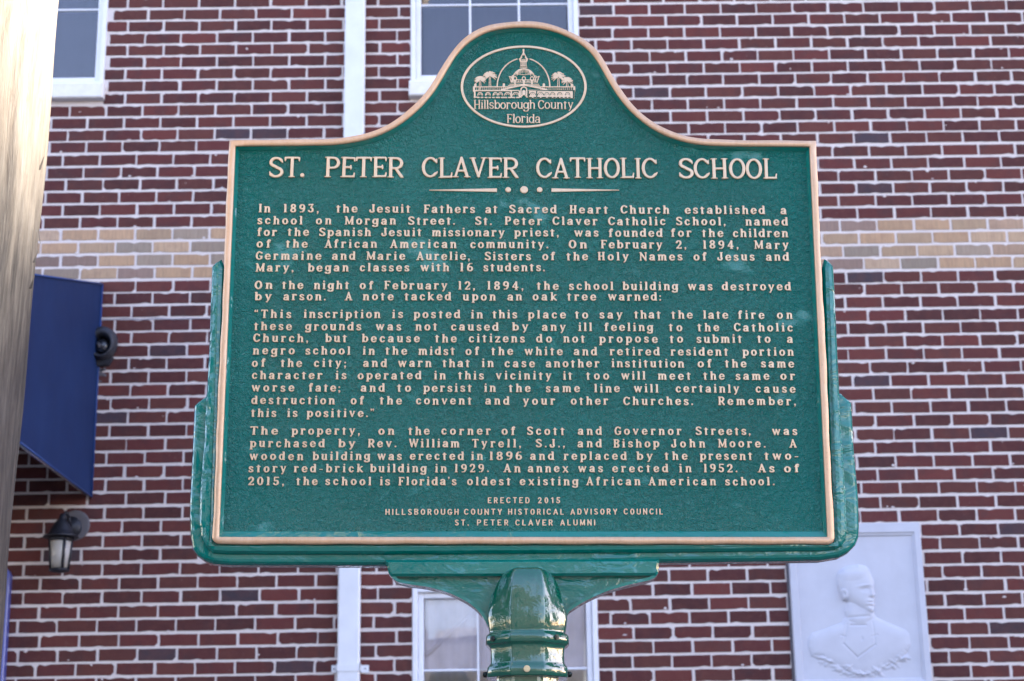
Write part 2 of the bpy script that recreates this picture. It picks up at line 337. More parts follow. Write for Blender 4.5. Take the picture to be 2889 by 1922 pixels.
# ------------------------------------------------------------------ cast letters: strokes -> outline -> raised mesh
X_H = .73
class Style:
    def __init__(s, W, Nn, T, sl, blend): s.W, s.N, s.T, s.sl, s.k = W, Nn, T, sl, blend
ST = {'title': Style(.130, .092, .050, .165, .035), 'body': Style(.19, .125, .09, .185, .05),
      'foot': Style(.155, .15, 0, 0, .01), 'seal': Style(.125, .075, .05, .15, .03)}
def glyph(c, st):
    """list of capsules (x0,y0,x1,y1,w0,w1) and the ink width; cap height 1"""
    s = ST[st]; W, Nn, T, sl = s.W, s.N, s.T, s.sl; h = W/2; n = Nn/2; out = []
    def ln(x0, y0, x1, y1, w0=None, w1=None):
        w0 = W if w0 is None else w0; out.append((x0, y0, x1, y1, w0, w0 if w1 is None else w1))
    def arc(cx, cy, rx, ry, a0, a1, wv=None, wh=None, m=16):
        wv = W if wv is None else wv; wh = Nn if wh is None else wh
        pr = None
        for i in range(m+1):
            a = R_(a0+(a1-a0)*i/m); w = wh+(wv-wh)*abs(math.cos(a))**1.3
            p = (cx+rx*math.cos(a), cy+ry*math.sin(a), w)
            if pr: ln(pr[0], pr[1], p[0], p[1], pr[2], w)
            pr = p
    def ser(x, y, l=1.0, r=1.0):
        if T <= 0: return
        yy = y+T/2 if y <= .01 or y < 0 else y-T/2
        ln(x-sl*l*.92+T/2, yy, x+sl*r*.92-T/2, yy, T, T)
    def beak(x, y, dy):                         # a vertical serif at the end of an arm
        if T > 0: ln(x, y, x+.015, y+dy, Nn*.9, Nn*.55)
    def stem(x, y0, y1, w=None, sb=(1, 1), stp=(1, 1)):
        w = W if w is None else w
        e = w/2 if T <= 0 else min(w/2, .04)
        ln(x, y0+w/2*(.9 if T > 0 else 1), x, y1-w/2*(.9 if T > 0 else 1), w, w)
        if T > 0:                              # square the rounded ends
            for xx in (x-w/2+.03, x+w/2-.03):
                ln(xx, y0+.03, xx, y1-.03, .06, .06)
        if sb: ser(x, y0, *sb)
        if stp: ser(x, y1, *stp)
    S = T > 0; M = sl if S else h               # left margin to a stem centre
    X = X_H
    if c == 'A':
        wd = .78 if S else .66; m = wd/2; o = .12 if S else h
        ln(o, h*.6, m, 1-n, Nn, Nn); ln(wd-o, h*.6, m, 1-n*1.1, W, W*.95); ln(o+.1, .32, wd-o-.1, .32, Nn, Nn)
        if S: ser(o, 0); ser(wd-o, 0)
    elif c == 'B':
        wd = .68 if S else .56; stem(M-.02, 0, 1, sb=(1, .2), stp=(1, .2)) if S else stem(h, 0, 1); x = M-.02 if S else h
        ln(x, 1-n, wd*.62, 1-n, Nn); ln(x, .53, wd*.62, .53, Nn); ln(x, n, wd*.62, n, Nn)
        arc(wd*.6, .765, wd*.36-h*.9, .235-n, -90, 90); arc(wd*.6, .265, wd*.4-h, .265-n, -90, 90)
    elif c in 'CG':
        wd = .72 if S else .6; r = wd/2-h*.6
        arc(wd/2+.01, .5, r, .5-n, 42, 318)
        if c == 'C':
            beak(wd-.07, .74, .16) if S else None
            if S: ln(wd-.075, .2, wd-.03, .27, Nn*.8, Nn*.6)
        else:
            stem(wd-h-.02, .1, .46, sb=None, stp=None); ln(wd*.56, .44, wd-.02, .44, Nn if not S else T)
            beak(wd-.07, .76, .14) if S else None
    elif c == 'D':
        wd = .74 if S else .6; x = M-.02 if S else h; stem(x, 0, 1, sb=(1, .2), stp=(1, .2))
        ln(x, 1-n, wd*.5, 1-n, Nn); ln(x, n, wd*.5, n, Nn); arc(wd*.48, .5, wd*.52-h, .5-n, -90, 90)
    elif c in 'EF':
        wd = .66 if S else .54; x = M-.01 if S else h; stem(x, 0, 1, sb=(1, .3 if c == 'E' else 1), stp=(1, .3))
        ln(x, 1-n, wd-n, 1-n, Nn); ln(x, .5, wd*.78-n, .5, Nn)
        if S: ln(wd-.045, .94, wd-.025, .80, Nn*.8, Nn*.55); ln(wd*.78-.05, .59, wd*.78-.05, .41, Nn*.6, Nn*.6)
        if c == 'E':
            ln(x, n, wd-n, n, Nn)
            if S: ln(wd-.045, .07, wd-.02, .22, Nn*.8, Nn*.55)
    elif c == 'H':
        wd = .80 if S else .58; x = M-.01 if S else h; stem(x, 0, 1); stem(wd-x, 0, 1); ln(x, .5, wd-x, .5, Nn)
    elif c in 'I1l' and not (c == '1' and not S) and not (c == 'l' and False):
        if c == 'I': wd = 2*sl if S else W; stem(wd/2, 0, 1)
        else:
            wd = 2*sl; stem(wd/2, 0, 1, stp=(1, .15))
    elif c == '1':
        wd = .3; stem(.3-h, 0, 1); ln(.3-h, 1-h, .06, .8, Nn)
    elif c == 'J':
        wd = .62; stem(wd-sl, .3, 1, sb=None); arc(wd/2-.03, .28, wd/2-sl+.07+.02, .28-n, 190, 360); ln(.09, .3, .09, .3, W*1.05)
    elif c == 'L':
        wd = .64 if S else .5; x = M-.01 if S else h; stem(x, 0, 1, sb=(1, .3)); ln(x, n, wd-n, n, Nn)
        if S: ln(wd-.05, .07, wd-.02, .24, Nn*.8, Nn*.55)
    elif c == 'M':
        wd = .96 if S else .7; x = .12 if S else h; m = wd/2
        ln(x, .05, x+.02, .95, Nn if S else W); stem(wd-x-.02 if S else wd-x, 0, 1, stp=(0, 1)) if S else stem(wd-x, 0, 1)
        ln(x+.02, .94, m, .1 if not S else .12, W*.95, W*.8); ln(wd-x-.02, .94, m, .1 if not S else .12, Nn*.9, Nn*.9)
        if S: ser(x, 0, .9, .9); ser(x, 1, 1, .2)
    elif c == 'N':
        wd = .82 if S else .6; x = .13 if S else h
        ln(x, .05, x, .95, Nn if S else W); ln(wd-x, .05, wd-x, .95, Nn if S else W); ln(x, .93, wd-x, .07, W*.95, W*.95)
        if S: ser(x, 0, .8, .8); ser(x, 1, 1, .1); ser(wd-x, 1, .8, .8)
    elif c in 'O0Q':
        wd = .74 if S else .6
        if c == '0': wd = .66 if S else .5
        arc(wd/2, .5, wd/2-h, .5-n, 0, 360, m=28)
    elif c in 'PR':
        wd = (.70 if c == 'P' else .76) if S else .56; x = M-.01 if S else h; stem(x, 0, 1, stp=(1, .2))
        b = wd-.04 if c == 'R' else wd
        ln(x, 1-n, b*.55, 1-n, Nn); ln(x, .46, b*.55, .46, Nn); arc(b*.55, .73-n/2, b*.45-h, .27-n/2, -90, 90)
        if c == 'R': ln(b*.55, .44, wd-.1, h*.8, W*.85, W); ser(wd-.1, 0, .4, .6)
    elif c == 'S':
        wd = .68 if S else .54; r = wd/2-h
        arc(wd/2, .745, r*.95, .255-n, 30, 270, wh=Nn*1.05); arc(wd/2, .265, r, .265-n, -150, 90, wh=Nn*1.05)
        ln(wd/2-r*.7, .62, wd/2+r*.72, .40, W*.9)
        if S: ln(wd-.085, .86, wd-.055, .74, Nn*.9, Nn*.6); ln(.07, .12, .05, .27, Nn*.9, Nn*.6)
    elif c == 'T':
        wd = .74 if S else .56; stem(wd/2, 0, 1, stp=None); ln(n, 1-n, wd-n, 1-n, Nn)
        if S: ln(.05, .94, .035, .81, Nn*.9, Nn*.55); ln(wd-.05, .94, wd-.035, .81, Nn*.9, Nn*.55)
    elif c == 'U':
        wd = .6; stem(h, .3, 1); stem(wd-h, .3, 1); arc(wd/2, .3, wd/2-h, .3-n, 180, 360)
    elif c == 'V':
        wd = .76 if S else .6; ln(.12 if S else h, .95, wd/2, .07, W, W*.9); ln(wd-(.12 if S else h), .95, wd/2, .07, Nn, Nn)
        if S: ser(.12, 1); ser(wd-.12, 1)
    elif c == 'W':
        wd = 1.1; q = wd/2
        for a, b_, w in ((.1, .34, W), (.55, .34, Nn), (.55, .78, W), (1.0, .78, Nn)):
            ln(a, .94, b_, .09, w, w*.9)
        ser(.1, 1, .6, .8); ser(1.0, 1, .8, .6)
    elif c == 'Y':
        wd = .58; ln(h, 1-h, wd/2, .45); ln(wd-h, 1-h, wd/2, .45); ln(wd/2, .45, wd/2, h)
    elif c == '2':
        wd = .62 if S else .5; r = wd/2-h
        arc(wd/2, .70, r, .30-n, -35, 170); ln(wd/2+r*.8, .53, .12, .1, W*.85, Nn); ln(.09, n, wd-.05, n, Nn*1.1)
        if S: ln(wd-.06, n, wd-.04, .2, Nn*.8, Nn*.5); ln(.09, .74, .09, .74, W*.95)
    elif c == '3':
        wd = .6; r = wd/2-h
        ln(.09, 1-n, wd-.1, 1-n, Nn*1.1); ln(.09, .95, .08, .82, Nn*.8, Nn*.5); ln(wd-.12, .97, .3, .6, Nn, Nn)
        arc(wd/2-.02, .31, r+.02, .31-n, -160, 95)
    elif c == '4':
        wd = .68; stem(.46, 0, 1, stp=None); ln(.44, .95, .08, .33, Nn); ln(.08, .31, wd-.04, .31, Nn)
    elif c == '5':
        wd = .6 if S else .5; r = wd/2-h
        ln(.14, 1-n, wd-.06, 1-n, Nn*1.1); ln(.13, .95, .11, .55, Nn); arc(wd/2-.02, .32, r+.02, .32-n, -155, 125)
        if S: ln(.08, .2, .08, .2, W*.9)
    elif c in '69':
        wd = .64; r = wd/2-h; fl = (lambda y: y) if c == '6' else (lambda y: 1-y)
        k0 = len(out)
        arc(wd/2, .31, r, .31-n, 0, 360, m=22); arc(wd/2+.06, .42, r+.06, .58-n, 100, 185)
        ln(wd-.14, .93, wd-.14, .93, W*.7)
        if c == '9':
            out[k0:] = [(wd-a, 1-b, wd-c_, 1-d_, e, g) for a, b, c_, d_, e, g in out[k0:]]
    elif c == '8':
        wd = .64; arc(wd/2, .745, wd/2-h-.03, .255-n, 0, 360, m=22); arc(wd/2, .275, wd/2-h, .275-n, 0, 360, m=22)
    # ---- lower case
    elif c == 'a':
        wd = .66; stem(wd-sl*.9, 0, X-.2, sb=(0, .9), stp=None); arc(wd/2-.02, X-.24, wd/2-sl*.9+.02, .24-n, 0, 155)
        arc(.27, .21, .27-h*.9, .21-n, 60, 360, wh=Nn*.9); ln(.3, .40, wd-sl*.9, .44, Nn*.9); ln(.3, n, wd-sl*.9, .13, Nn*.9)
        ln(.12, X-.18, .12, X-.18, W*.9)
    elif c in 'bdpq':
        wd = .70; r = wd/2-h; k0 = len(out)
        if c in 'bd': stem(sl*.9, .0, 1, sb=(.2, 0), stp=(1, .1)) if c == 'b' else stem(wd-sl*.9, 0, 1, sb=(0, 1), stp=(1, .1))
        else: stem(sl*.9, -.27, X, stp=(1, .1)) if c == 'p' else stem(wd-sl*.9, -.27, X, stp=None)
        cx_ = wd/2+.05 if c in 'bp' else wd/2-.05
        arc(cx_, X/2, r-.03, X/2-n, 0, 360, m=24)
    elif c == 'c':
        wd = .62; arc(wd/2+.01, X/2, wd/2-h, X/2-n, 45, 315); ln(wd-.12, X-.19, wd-.12, X-.19, W*.9); ln(wd-.12, .14, wd-.05, .2, Nn*.8, Nn*.6)
    elif c == 'e':
        wd = .66; arc(wd/2, X/2, wd/2-h, X/2-n, 8, 315); ln(.1, X*.44, wd-.1, X*.58, Nn*.85); ln(wd-.14, .12, wd-.05, .2, Nn*.9, Nn*.6)
    elif c == 'f':
        wd = .50; x = .2; stem(x, 0, .8, stp=None); arc(x+.13, .8, .13, .2-n, 60, 180, wv=W); ln(x+.2, .87, x+.2, .87, W*.85)
        ln(.04, X-T/2, .4, X-T/2, Nn*.8)
    elif c == 'g':
        wd = .68; arc(wd/2-.05, X/2+.02, wd/2-h-.03, X/2-.02-n, 0, 360, m=24); stem(wd-h-.04, -.02, X, sb=None, stp=(.1, .9))
        arc(wd/2-.05, -.06, wd/2-h+.01, .22-n, 200, 360); ln(.14, -.1, .14, -.1, W*.8)
    elif c in 'hnmu':
        wd = {'h': .72, 'n': .72, 'm': 1.02, 'u': .72}[c]; x = sl*.92
        if c == 'u':
            stem(x, .22, X, sb=None, stp=(1, .1)); stem(wd-x, 0, X, sb=(0, 1), stp=(1, .1)); arc(wd/2-.01, .24, wd/2-x, .24-n, 180, 350)
        else:
            stem(x, 0, 1 if c == 'h' else X, sb=(1, .8), stp=(1, .1))
            for a, b_ in (((x, wd-x),) if c != 'm' else ((x, wd/2), (wd/2, wd-x))):
                m = (a+b_)/2; arc(m+.01, X-.23, (b_-a)/2-.01, .23-n, 0, 160); stem(b_, 0, X-.2, sb=(.7, 1) if b_ > wd*.6 else (.6, .6), stp=None)
    elif c == 'i':
        wd = 2*sl; stem(sl, 0, X, stp=(1, .1)); ln(sl, .93, sl, .93, W*1.02)
    elif c == 'k':
        wd = .74; x = sl*.92; stem(x, 0, 1, sb=(1, .7), stp=(1, .1)); ln(x, .3, wd-.2, X-.06, Nn); ln(x+.12, .38, wd-.14, .07, W)
        ser(wd-.13, 0, .6, .8); ser(wd-.18, X, .8, .8)
    elif c == 'o':
        wd = .66; arc(wd/2, X/2, wd/2-h, X/2-n, 0, 360, m=24)
    elif c == 'r':
        wd = .58; x = sl*.92; stem(x, 0, X, stp=(1, .1)); arc(x+.2, X-.24, .2, .24-n, 50, 170); ln(wd-.12, X-.13, wd-.12, X-.13, W*.95)
    elif c == 's':
        wd = .56; r = wd/2-h
        arc(wd/2, X-.2, r*.95, .2-n, 35, 250, wv=W*.85); arc(wd/2, .2, r, .2-n, -145, 75, wv=W*.85); ln(wd/2-r*.6, X*.6, wd/2+r*.65, X*.41, W*.85)
        ln(wd-.1, X-.12, wd-.09, X-.2, W*.7, W*.5); ln(.09, .12, .08, .22, W*.7, W*.5)
    elif c == 't':
        wd = .5; x = .22; stem(x, 0, .84, sb=(0, 1), stp=None); ln(x-.02, .86, x+.02, .7, Nn*.6, W*.9)
        ln(.05, X-T/2, .43, X-T/2, Nn*.8)
    elif c in 'vy':
        wd = .7; ln(.13, X-.07, wd/2, .09, W, W*.9); ln(wd-.13, X-.06, wd/2, .09, Nn, Nn); ser(.13, X, .7, .8); ser(wd-.13, X, .7, .7)
        if c == 'y': ln(wd/2, .09, wd/2-.12, -.17, Nn, Nn); ln(wd/2-.17, -.17, wd/2-.17, -.17, W*.8)
    elif c == 'w':
        wd = .98
        for a, b_, w in ((.12, .31, W), (.5, .31, Nn), (.5, .68, W), (.87, .68, Nn)): ln(a, X-.06, b_, .09, w, w*.9)
        ser(.12, X, .6, .8); ser(.5, X, .5, .4); ser(.87, X, .6, .6)
    elif c == 'x':
        wd = .74; ln(.15, X-.07, wd-.15, .07, W); ln(wd-.16, X-.06, .16, .06, Nn); ser(.14, X, .6, .7); ser(wd-.14, 0, .7, .6); ser(wd-.15, X, .6, .6); ser(.15, 0, .6, .6)
    elif c == 'z':
        wd = .6; ln(.07, X-n, wd-.09, X-n, Nn); ln(wd-.1, X-.08, .1, .08, W*.85); ln(.09, n, wd-.06, n, Nn); ln(wd-.06, .06, wd-.045, .2, Nn*.8, Nn*.5); ln(.07, X-.06, .06, X-.18, Nn*.8, Nn*.5)
    elif c == '.':
        wd = .2; ln(.1, .1, .1, .1, .19)
    elif c == ',':
        wd = .2; ln(.1, .1, .1, .1, .19); ln(.14, .08, .07, -.14, .12, .05)
    elif c == ':':
        wd = .2; ln(.1, .1, .1, .1, .19); ln(.1, .55, .1, .55, .19)
    elif c == ';':
        wd = .2; ln(.1, .1, .1, .1, .19); ln(.14, .08, .07, -.14, .12, .05); ln(.1, .55, .1, .55, .19)
    elif c == '-':
        wd = .42; ln(.06, .36, .36, .36, .09)
    elif c == "'":
        wd = .2; ln(.1, .93, .1, .93, .18); ln(.14, .9, .07, .72, .12, .05)
    elif c == '\u201c':
        wd = .44
        for x in (.1, .33): ln(x, .8, x, .8, .17); ln(x-.04, .82, x+.03, .98, .12, .05)
    elif c == '\u201d':
        wd = .44
        for x in (.1, .33): ln(x, .93, x, .93, .17); ln(x+.04, .9, x-.03, .74, .12, .05)
    else:
        raise ValueError(c)
    return out, wd

def field(caps, x0, y0, nx, ny, st, k):
    gx = x0+np.arange(nx)*st; gy = y0+np.arange(ny)*st; PX, PY = np.meshgrid(gx, gy, indexing='ij')
    d = np.full(PX.shape, 9.0)
    for a, b, c, e, w0, w1 in caps:
        vx, vy = c-a, e-b; l2 = vx*vx+vy*vy
        t = np.clip(((PX-a)*vx+(PY-b)*vy)/l2, 0, 1) if l2 > 1e-12 else np.zeros_like(PX)
        q = np.hypot(PX-a-t*vx, PY-b-t*vy)-(w0+(w1-w0)*t)/2
        if k > 0:
            hh = np.clip(.5+.5*(d-q)/k, 0, 1); d = d*(1-hh)+q*hh-k*hh*(1-hh)*.5
        else: d = np.minimum(d, q)
    return d
def contours(d, x0, y0, st):
    """marching squares, closed loops of the zero level"""
    nx, ny = d.shape; nxt = {}
    def pt(i, j, e):
        if e == 0: a, b, p, q = d[i, j], d[i+1, j], (i, j), (1, 0)
        elif e == 1: a, b, p, q = d[i+1, j], d[i+1, j+1], (i+1, j), (0, 1)
        elif e == 2: a, b, p, q = d[i, j+1], d[i+1, j+1], (i, j+1), (1, 0)
        else: a, b, p, q = d[i, j], d[i, j+1], (i, j), (0, 1)
        t = a/(a-b); return (x0+(p[0]+q[0]*t)*st, y0+(p[1]+q[1]*t)*st)
    def key(i, j, e): return (i, j, 0) if e == 0 else (i+1, j, 1) if e == 1 else (i, j+1, 0) if e == 2 else (i, j, 1)
    T = {1: [(3, 0)], 2: [(0, 1)], 3: [(3, 1)], 4: [(1, 2)], 5: [(3, 2), (1, 0)], 6: [(0, 2)], 7: [(3, 2)], 8: [(2, 3)], 9: [(2, 0)],
         10: [(0, 3), (2, 1)], 11: [(2, 1)], 12: [(1, 3)], 13: [(1, 0)], 14: [(0, 3)]}
    ins = d < 0
    code = ins[:-1, :-1]*1+ins[1:, :-1]*2+ins[1:, 1:]*4+ins[:-1, 1:]*8
    P = {}
    for i, j in zip(*np.nonzero((code > 0) & (code < 15))):
        for a, b in T[int(code[i, j])]:
            ka, kb = key(i, j, a), key(i, j, b); P[ka] = pt(i, j, a); P[kb] = pt(i, j, b); nxt[ka] = kb
    loops = []
    while nxt:
        k0 = next(iter(nxt)); k = k0; lp = []
        while k in nxt: lp.append(P[k]); k = nxt.pop(k)
        if len(lp) > 5: loops.append(lp)
    return loops
def simplify(lp, tol):
    A = np.array(lp)
    def dp(i, j):
        if j <= i+1: return []
        a, b = A[i], A[j % len(A)]; seg = A[i+1:j]; v = b-a; l = np.hypot(*v)
        dd = np.abs(v[0]*(seg[:, 1]-a[1])-v[1]*(seg[:, 0]-a[0]))/l if l > 1e-9 else np.hypot(*(seg-a).T)
        m = int(dd.argmax())
        if dd[m] < tol: return []
        k = i+1+m; return dp(i, k)+[k]+dp(k, j)
    n = len(A); h_ = int(np.hypot(*(A-A[0]).T).argmax())
    idx = [0]+dp(0, h_)+[h_]+dp(h_, n); return [lp[i] for i in idx]
def loops_to_mesh(loops, height, bev):
    """raised shape: outline in (x, z), top at y = -height, soft edge"""
    cu = bpy.data.curves.new('tmp', 'CURVE'); cu.dimensions = '2D'; cu.fill_mode = 'FRONT'
    cu.extrude = max(0.0, height-bev)
    cu.bevel_depth = bev; cu.bevel_resolution = 1; cu.offset = -bev
    for lp in loops:
        sp = cu.splines.new('POLY'); sp.points.add(len(lp)-1); sp.use_cyclic_u = True
        sp.points.foreach_set('co', [q for x, y in lp for q in (x, y, 0, 1)])
    ob = bpy.data.objects.new('tmp', cu); me = ob.to_mesh()
    n = len(me.vertices); co = np.empty(n*3); me.vertices.foreach_get('co', co); co = co.reshape(-1, 3)
    fs = [tuple(p.vertices) for p in me.polygons]
    ob.to_mesh_clear(); bpy.data.objects.remove(ob); bpy.data.curves.remove(cu)
    return np.stack([co[:, 0], -co[:, 2], co[:, 1]], 1), fs
_gc = {}
def glyph_mesh(c, st, bev=.028):
    if (c, st) not in _gc:
        caps, wd = glyph(c, st); s = .034 if st in ('body', 'foot') else .026
        x0, y0 = -.12, -.42; nx = int((wd+.24)/s)+2; ny = int(1.6/s)
        d = field(caps, x0, y0, nx, ny, s, ST[st].k)-{'body': .006, 'title': .004, 'foot': .006, 'seal': .006}[st]
        lps = [simplify(l, .007) for l in contours(d, x0, y0, s)]
        v, f = loops_to_mesh(lps, .16, bev); _gc[(c, st)] = (v, f, wd)
    return _gc[(c, st)]
# ------------------------------------------------------------------ ground
g = MB(); g.add([(-400, -400, 0), (400, -400, 0), (400, 400, 0), (-400, 400, 0)], [(0, 1, 2, 3)])
tag(g.build('ground', M_GROUND), kind='structure')

# ------------------------------------------------------------------ school building
PH, PV = .2125, .076743                         # brick pitch along the wall and per course
XJ, ZB = -2.047, 3.1376+EYE                     # a head joint of the odd courses; bottom of the tan band
ROOF = 11.8  # unseen roof height, set so its shadow covers the marker
school = empty('school_building', (0, D, 0))
tag(school, 'dark red brick school building with white mortar and a pale tan band', 'building')
# openings (x0, x1, z0, z1), read off the facade
def opening(l, r, t, bt, yref):
    return [wall(l, yref)[0], wall(r, yref)[0], wall(1178, bt)[1], wall(1178, t)[1]]
o_mid = opening(946, 1331, 0, 190, 60); o_mid[3] = o_mid[2]+1.62
o_low = opening(949.7, 1374, 1349, 1660, 1400); o_low[2] = o_low[3]-1.55
xr = wall(246, 60)[0]; zb = wall(246, 197)[1]; o_left = [xr-(o_mid[1]-o_mid[0]), xr, zb, zb+1.62]
OPEN = [o_mid, o_low, o_left]
SILLH = .098
REG = (-4.6, 4.7, 1.3, 7.6)                     # the stretch of wall built brick by brick
# backing of mortar around the openings
def backing(name, m_, x0, x1, z0, z1, holes, y=0.0):
    xs = sorted({x0, x1, *[v for h_ in holes for v in h_[:2] if x0 < v < x1]}); zs = sorted({z0, z1, *[v for h_ in holes for v in h_[2:] if z0 < v < z1]})
    mb = MB()
    for a, b_ in zip(xs[:-1], xs[1:]):
        for c_, d_ in zip(zs[:-1], zs[1:]):
            cx_, cz_ = (a+b_)/2, (c_+d_)/2
            if any(h_[0] < cx_ < h_[1] and h_[2] < cz_ < h_[3] for h_ in holes): continue
            mb.add([(a, y, c_), (b_, y, c_), (b_, y, d_), (a, y, d_)], [(0, 1, 2, 3)])
    return mb.build(name, m_, school)
backing('mortar', M_MORTAR, *REG, OPEN)
backing('outer_wall', M_FARBRICK, -14, 34, 0, ROOF, [list(REG)])  # unseen wall carried far to the right to block the low sun
mb = MB(); mb.box(-14.2, 34.2, -.12, 9, ROOF, ROOF+.25); mb.box(-14, -13.7, .004, 9, 0, ROOF); mb.box(33.7, 34, .004, 9, 0, ROOF); mb.box(-13.7, 33.7, 8.7, 9, 0, ROOF)
mb.build('roof', M_ROOF, school)

REDS = [(0.0958, 0.0203, 0.0203), (0.0805, 0.0173, 0.0178), (0.11, 0.0222, 0.0215), (0.0945, 0.0248, 0.0205), (0.0726, 0.0166, 0.0175), (0.1273, 0.0276, 0.0236), (0.0872, 0.0227, 0.0191), (0.0642, 0.0158, 0.016), (0.1092, 0.0289, 0.0234)]
DARKS = [(.056, .034, .044), (.048, .036, .050)]
TANS = [(0.5, 0.324, 0.198), (0.469, 0.323, 0.208), (0.529, 0.376, 0.258), (0.488, 0.339, 0.218), (0.335, 0.259, 0.198), (0.276, 0.188, 0.153), (0.417, 0.281, 0.193), (0.32, 0.258, 0.203)]
def brick_shape(w, h_, k):
    """irregular front outline, a few centimetres of depth"""
    r = random.Random(k); pts = []
    nx = 6; rough_ = r.choice((.0004, .0006, .0011))
    def jit(s): return r.gauss(0, s)
    big = {c: r.random() < .13 for c in range(4)}
    cr = [r.uniform(.006, .016) if big[i] else r.uniform(.001, .003) for i in range(4)]
    dr = r.gauss(0, .0007)
    bot = [(-w/2+cr[0]+(w-cr[0]-cr[1])*i/nx, -h_/2+jit(rough_)+(r.uniform(.003, .006) if r.random() < .05 else 0)+dr*(i/nx-.5)) for i in range(nx+1)]
    rt = [(w/2+jit(rough_), -h_/2+cr[1]+(h_-cr[1]-cr[2])*i/2) for i in range(3)]
    top = [(w/2-cr[2]-(w-cr[2]-cr[3])*i/nx, h_/2+jit(rough_)-(r.uniform(.003, .008) if r.random() < .07 else 0)+dr*(.5-i/nx)) for i in range(nx+1)]
    lf = [(-w/2+jit(rough_), h_/2-cr[3]-(h_-cr[3]-cr[0])*i/2) for i in range(3)]
    P = bot+rt+top+lf; n = len(P)
    dep = .0035; v = [(x, .01, z) for x, z in P]+[(x, -dep*.6, z) for x, z in P]+[(x*(1-.004/w*2), -dep, z*(1-.002/h_*2)) for x, z in P]
    f = [(i, (i+1) % n, n+(i+1) % n, n+i) for i in range(n)]+[(n+i, n+(i+1) % n, 2*n+(i+1) % n, 2*n+i) for i in range(n)]
    f.append(tuple(range(2*n, 3*n)))
    return v, f
VAR = [brick_shape(PH-.0135, PV-.0150, 100+i) for i in range(30)]
BR = []
k0 = int((REG[2]-ZB)/PV)+0; k1 = int((REG[3]-ZB)/PV)
rb = random.Random(3)
for k in range(k0, k1):
    z = ZB+(k+.5)*PV; off = XJ if k % 2 else XJ+PH/2
    off += rb.gauss(0, .006); zs_ = rb.gauss(0, .0012)
    i0 = int(math.ceil((REG[0]-off)/PH)); i1 = int((REG[1]-off)/PH)
    for i in range(i0, i1):
        x0 = off+i*PH+.0067+rb.gauss(0, .0015); x1 = off+(i+1)*PH-.0067+rb.gauss(0, .0015)
        segs = [(x0, x1)]
        for o_ in OPEN:
            hz = (o_[2]-(SILLH if o_ is not o_low else 0)-.004, o_[3]); ex = .008
            if hz[0] < z+.028 and z-.028 < hz[1]:
                ns = []
                for a, b_ in segs:
                    if b_ <= o_[0]-ex or a >= o_[1]+ex: ns.append((a, b_)); continue
                    if a < o_[0]-ex: ns.append((a, o_[0]-.004))
                    if b_ > o_[1]+ex: ns.append((o_[1]+.004, b_))
                segs = ns
        for a, b_ in segs:
            if b_-a < .02: continue
            tan = 0 <= k < 4
            col = rb.choice(TANS) if tan else (rb.choice(DARKS) if rb.random() < .018 else rb.choice(REDS))
            g_ = rb.uniform(.86, 1.14); col = tuple(c_*g_ for c_ in col)
            BR.append(((a+b_)/2, z+zs_+rb.gauss(0, .0007), (b_-a)/(PH-.0135), rb.randrange(30), col, tan, rb.gauss(0, .0012)))
def in_view(x, z):
    p = Vector((x, D, z-EYE)); d = p.dot(CF); return CX+F_PX*p.dot(CR)/d, CY-F_PX*p.dot(CU)/d
def shown(x, z):
    px, py = in_view(x, z)
    if not (-30 < px < 2920 and -15 < py < 1937): return 0
    u, v_ = px/K, py/K
    if 480 < u < 1925 and 330 < v_ < 1290: return 0
    if 1000 < u < 1400 and 60 < v_ < 340: return 0
    if u < 130-v_*.083: return 0
    if u < 228 and 640 < v_ < 1140-(228-u)*.55: return 0
    if 768+max(0, 1300-v_)*.02 < u-6 < u+6 < 818+max(0, 1300-v_)*.02: return 0
    if 1830 < u < 2120 and v_ > 1215: return 0
    return 1+v_
order = sorted(range(len(BR)), key=lambda i: -shown(BR[i][0], BR[i][1]))
single = set(order[:300])
meshes = {}
def var_mesh(i, tan):
    if (i, tan) not in meshes:
        me = bpy.data.meshes.new('brick'); me.from_pydata(VAR[i][0], [], VAR[i][1]); me.materials.append(M_TAN_O if tan else M_RED_O); me.update(); meshes[(i, tan)] = me
    return meshes[(i, tan)]
V = []; Fa = []; Mi = []; Co = []
for idx, (x, z, sx_, vi, col, tan, rot) in enumerate(BR):
    if idx in single:
        o_ = bpy.data.objects.new('brick', var_mesh(vi, tan)); COL.objects.link(o_); o_.parent = school
        o_.location = (x, 0, z); o_.scale = (sx_, 1, 1); o_.rotation_euler = (0, rot, 0); o_.color = (*col, 1)
    else:
        vs, fs = VAR[vi]; o0 = len(V)
        V += [(x+a*sx_, b_, z+c_-rot*a*sx_) for a, b_, c_ in vs]
        for f in fs: Fa.append(tuple(q+o0 for q in f)); Mi.append(1 if tan else 0)
        Co += [(*col, 1)]*len(vs)
me = bpy.data.meshes.new('brickwork'); me.from_pydata(V, [], Fa); me.materials.append(M_RED_V); me.materials.append(M_TAN_V)
me.polygons.foreach_set('material_index', Mi); at_ = me.color_attributes.new('brick_colour', 'FLOAT_COLOR', 'POINT'); at_.data.foreach_set('color', [q for c_ in Co for q in c_]); me.update()
o_ = bpy.data.objects.new('brickwork', me); COL.objects.link(o_); o_.parent = school; tag(o_, kind='stuff')
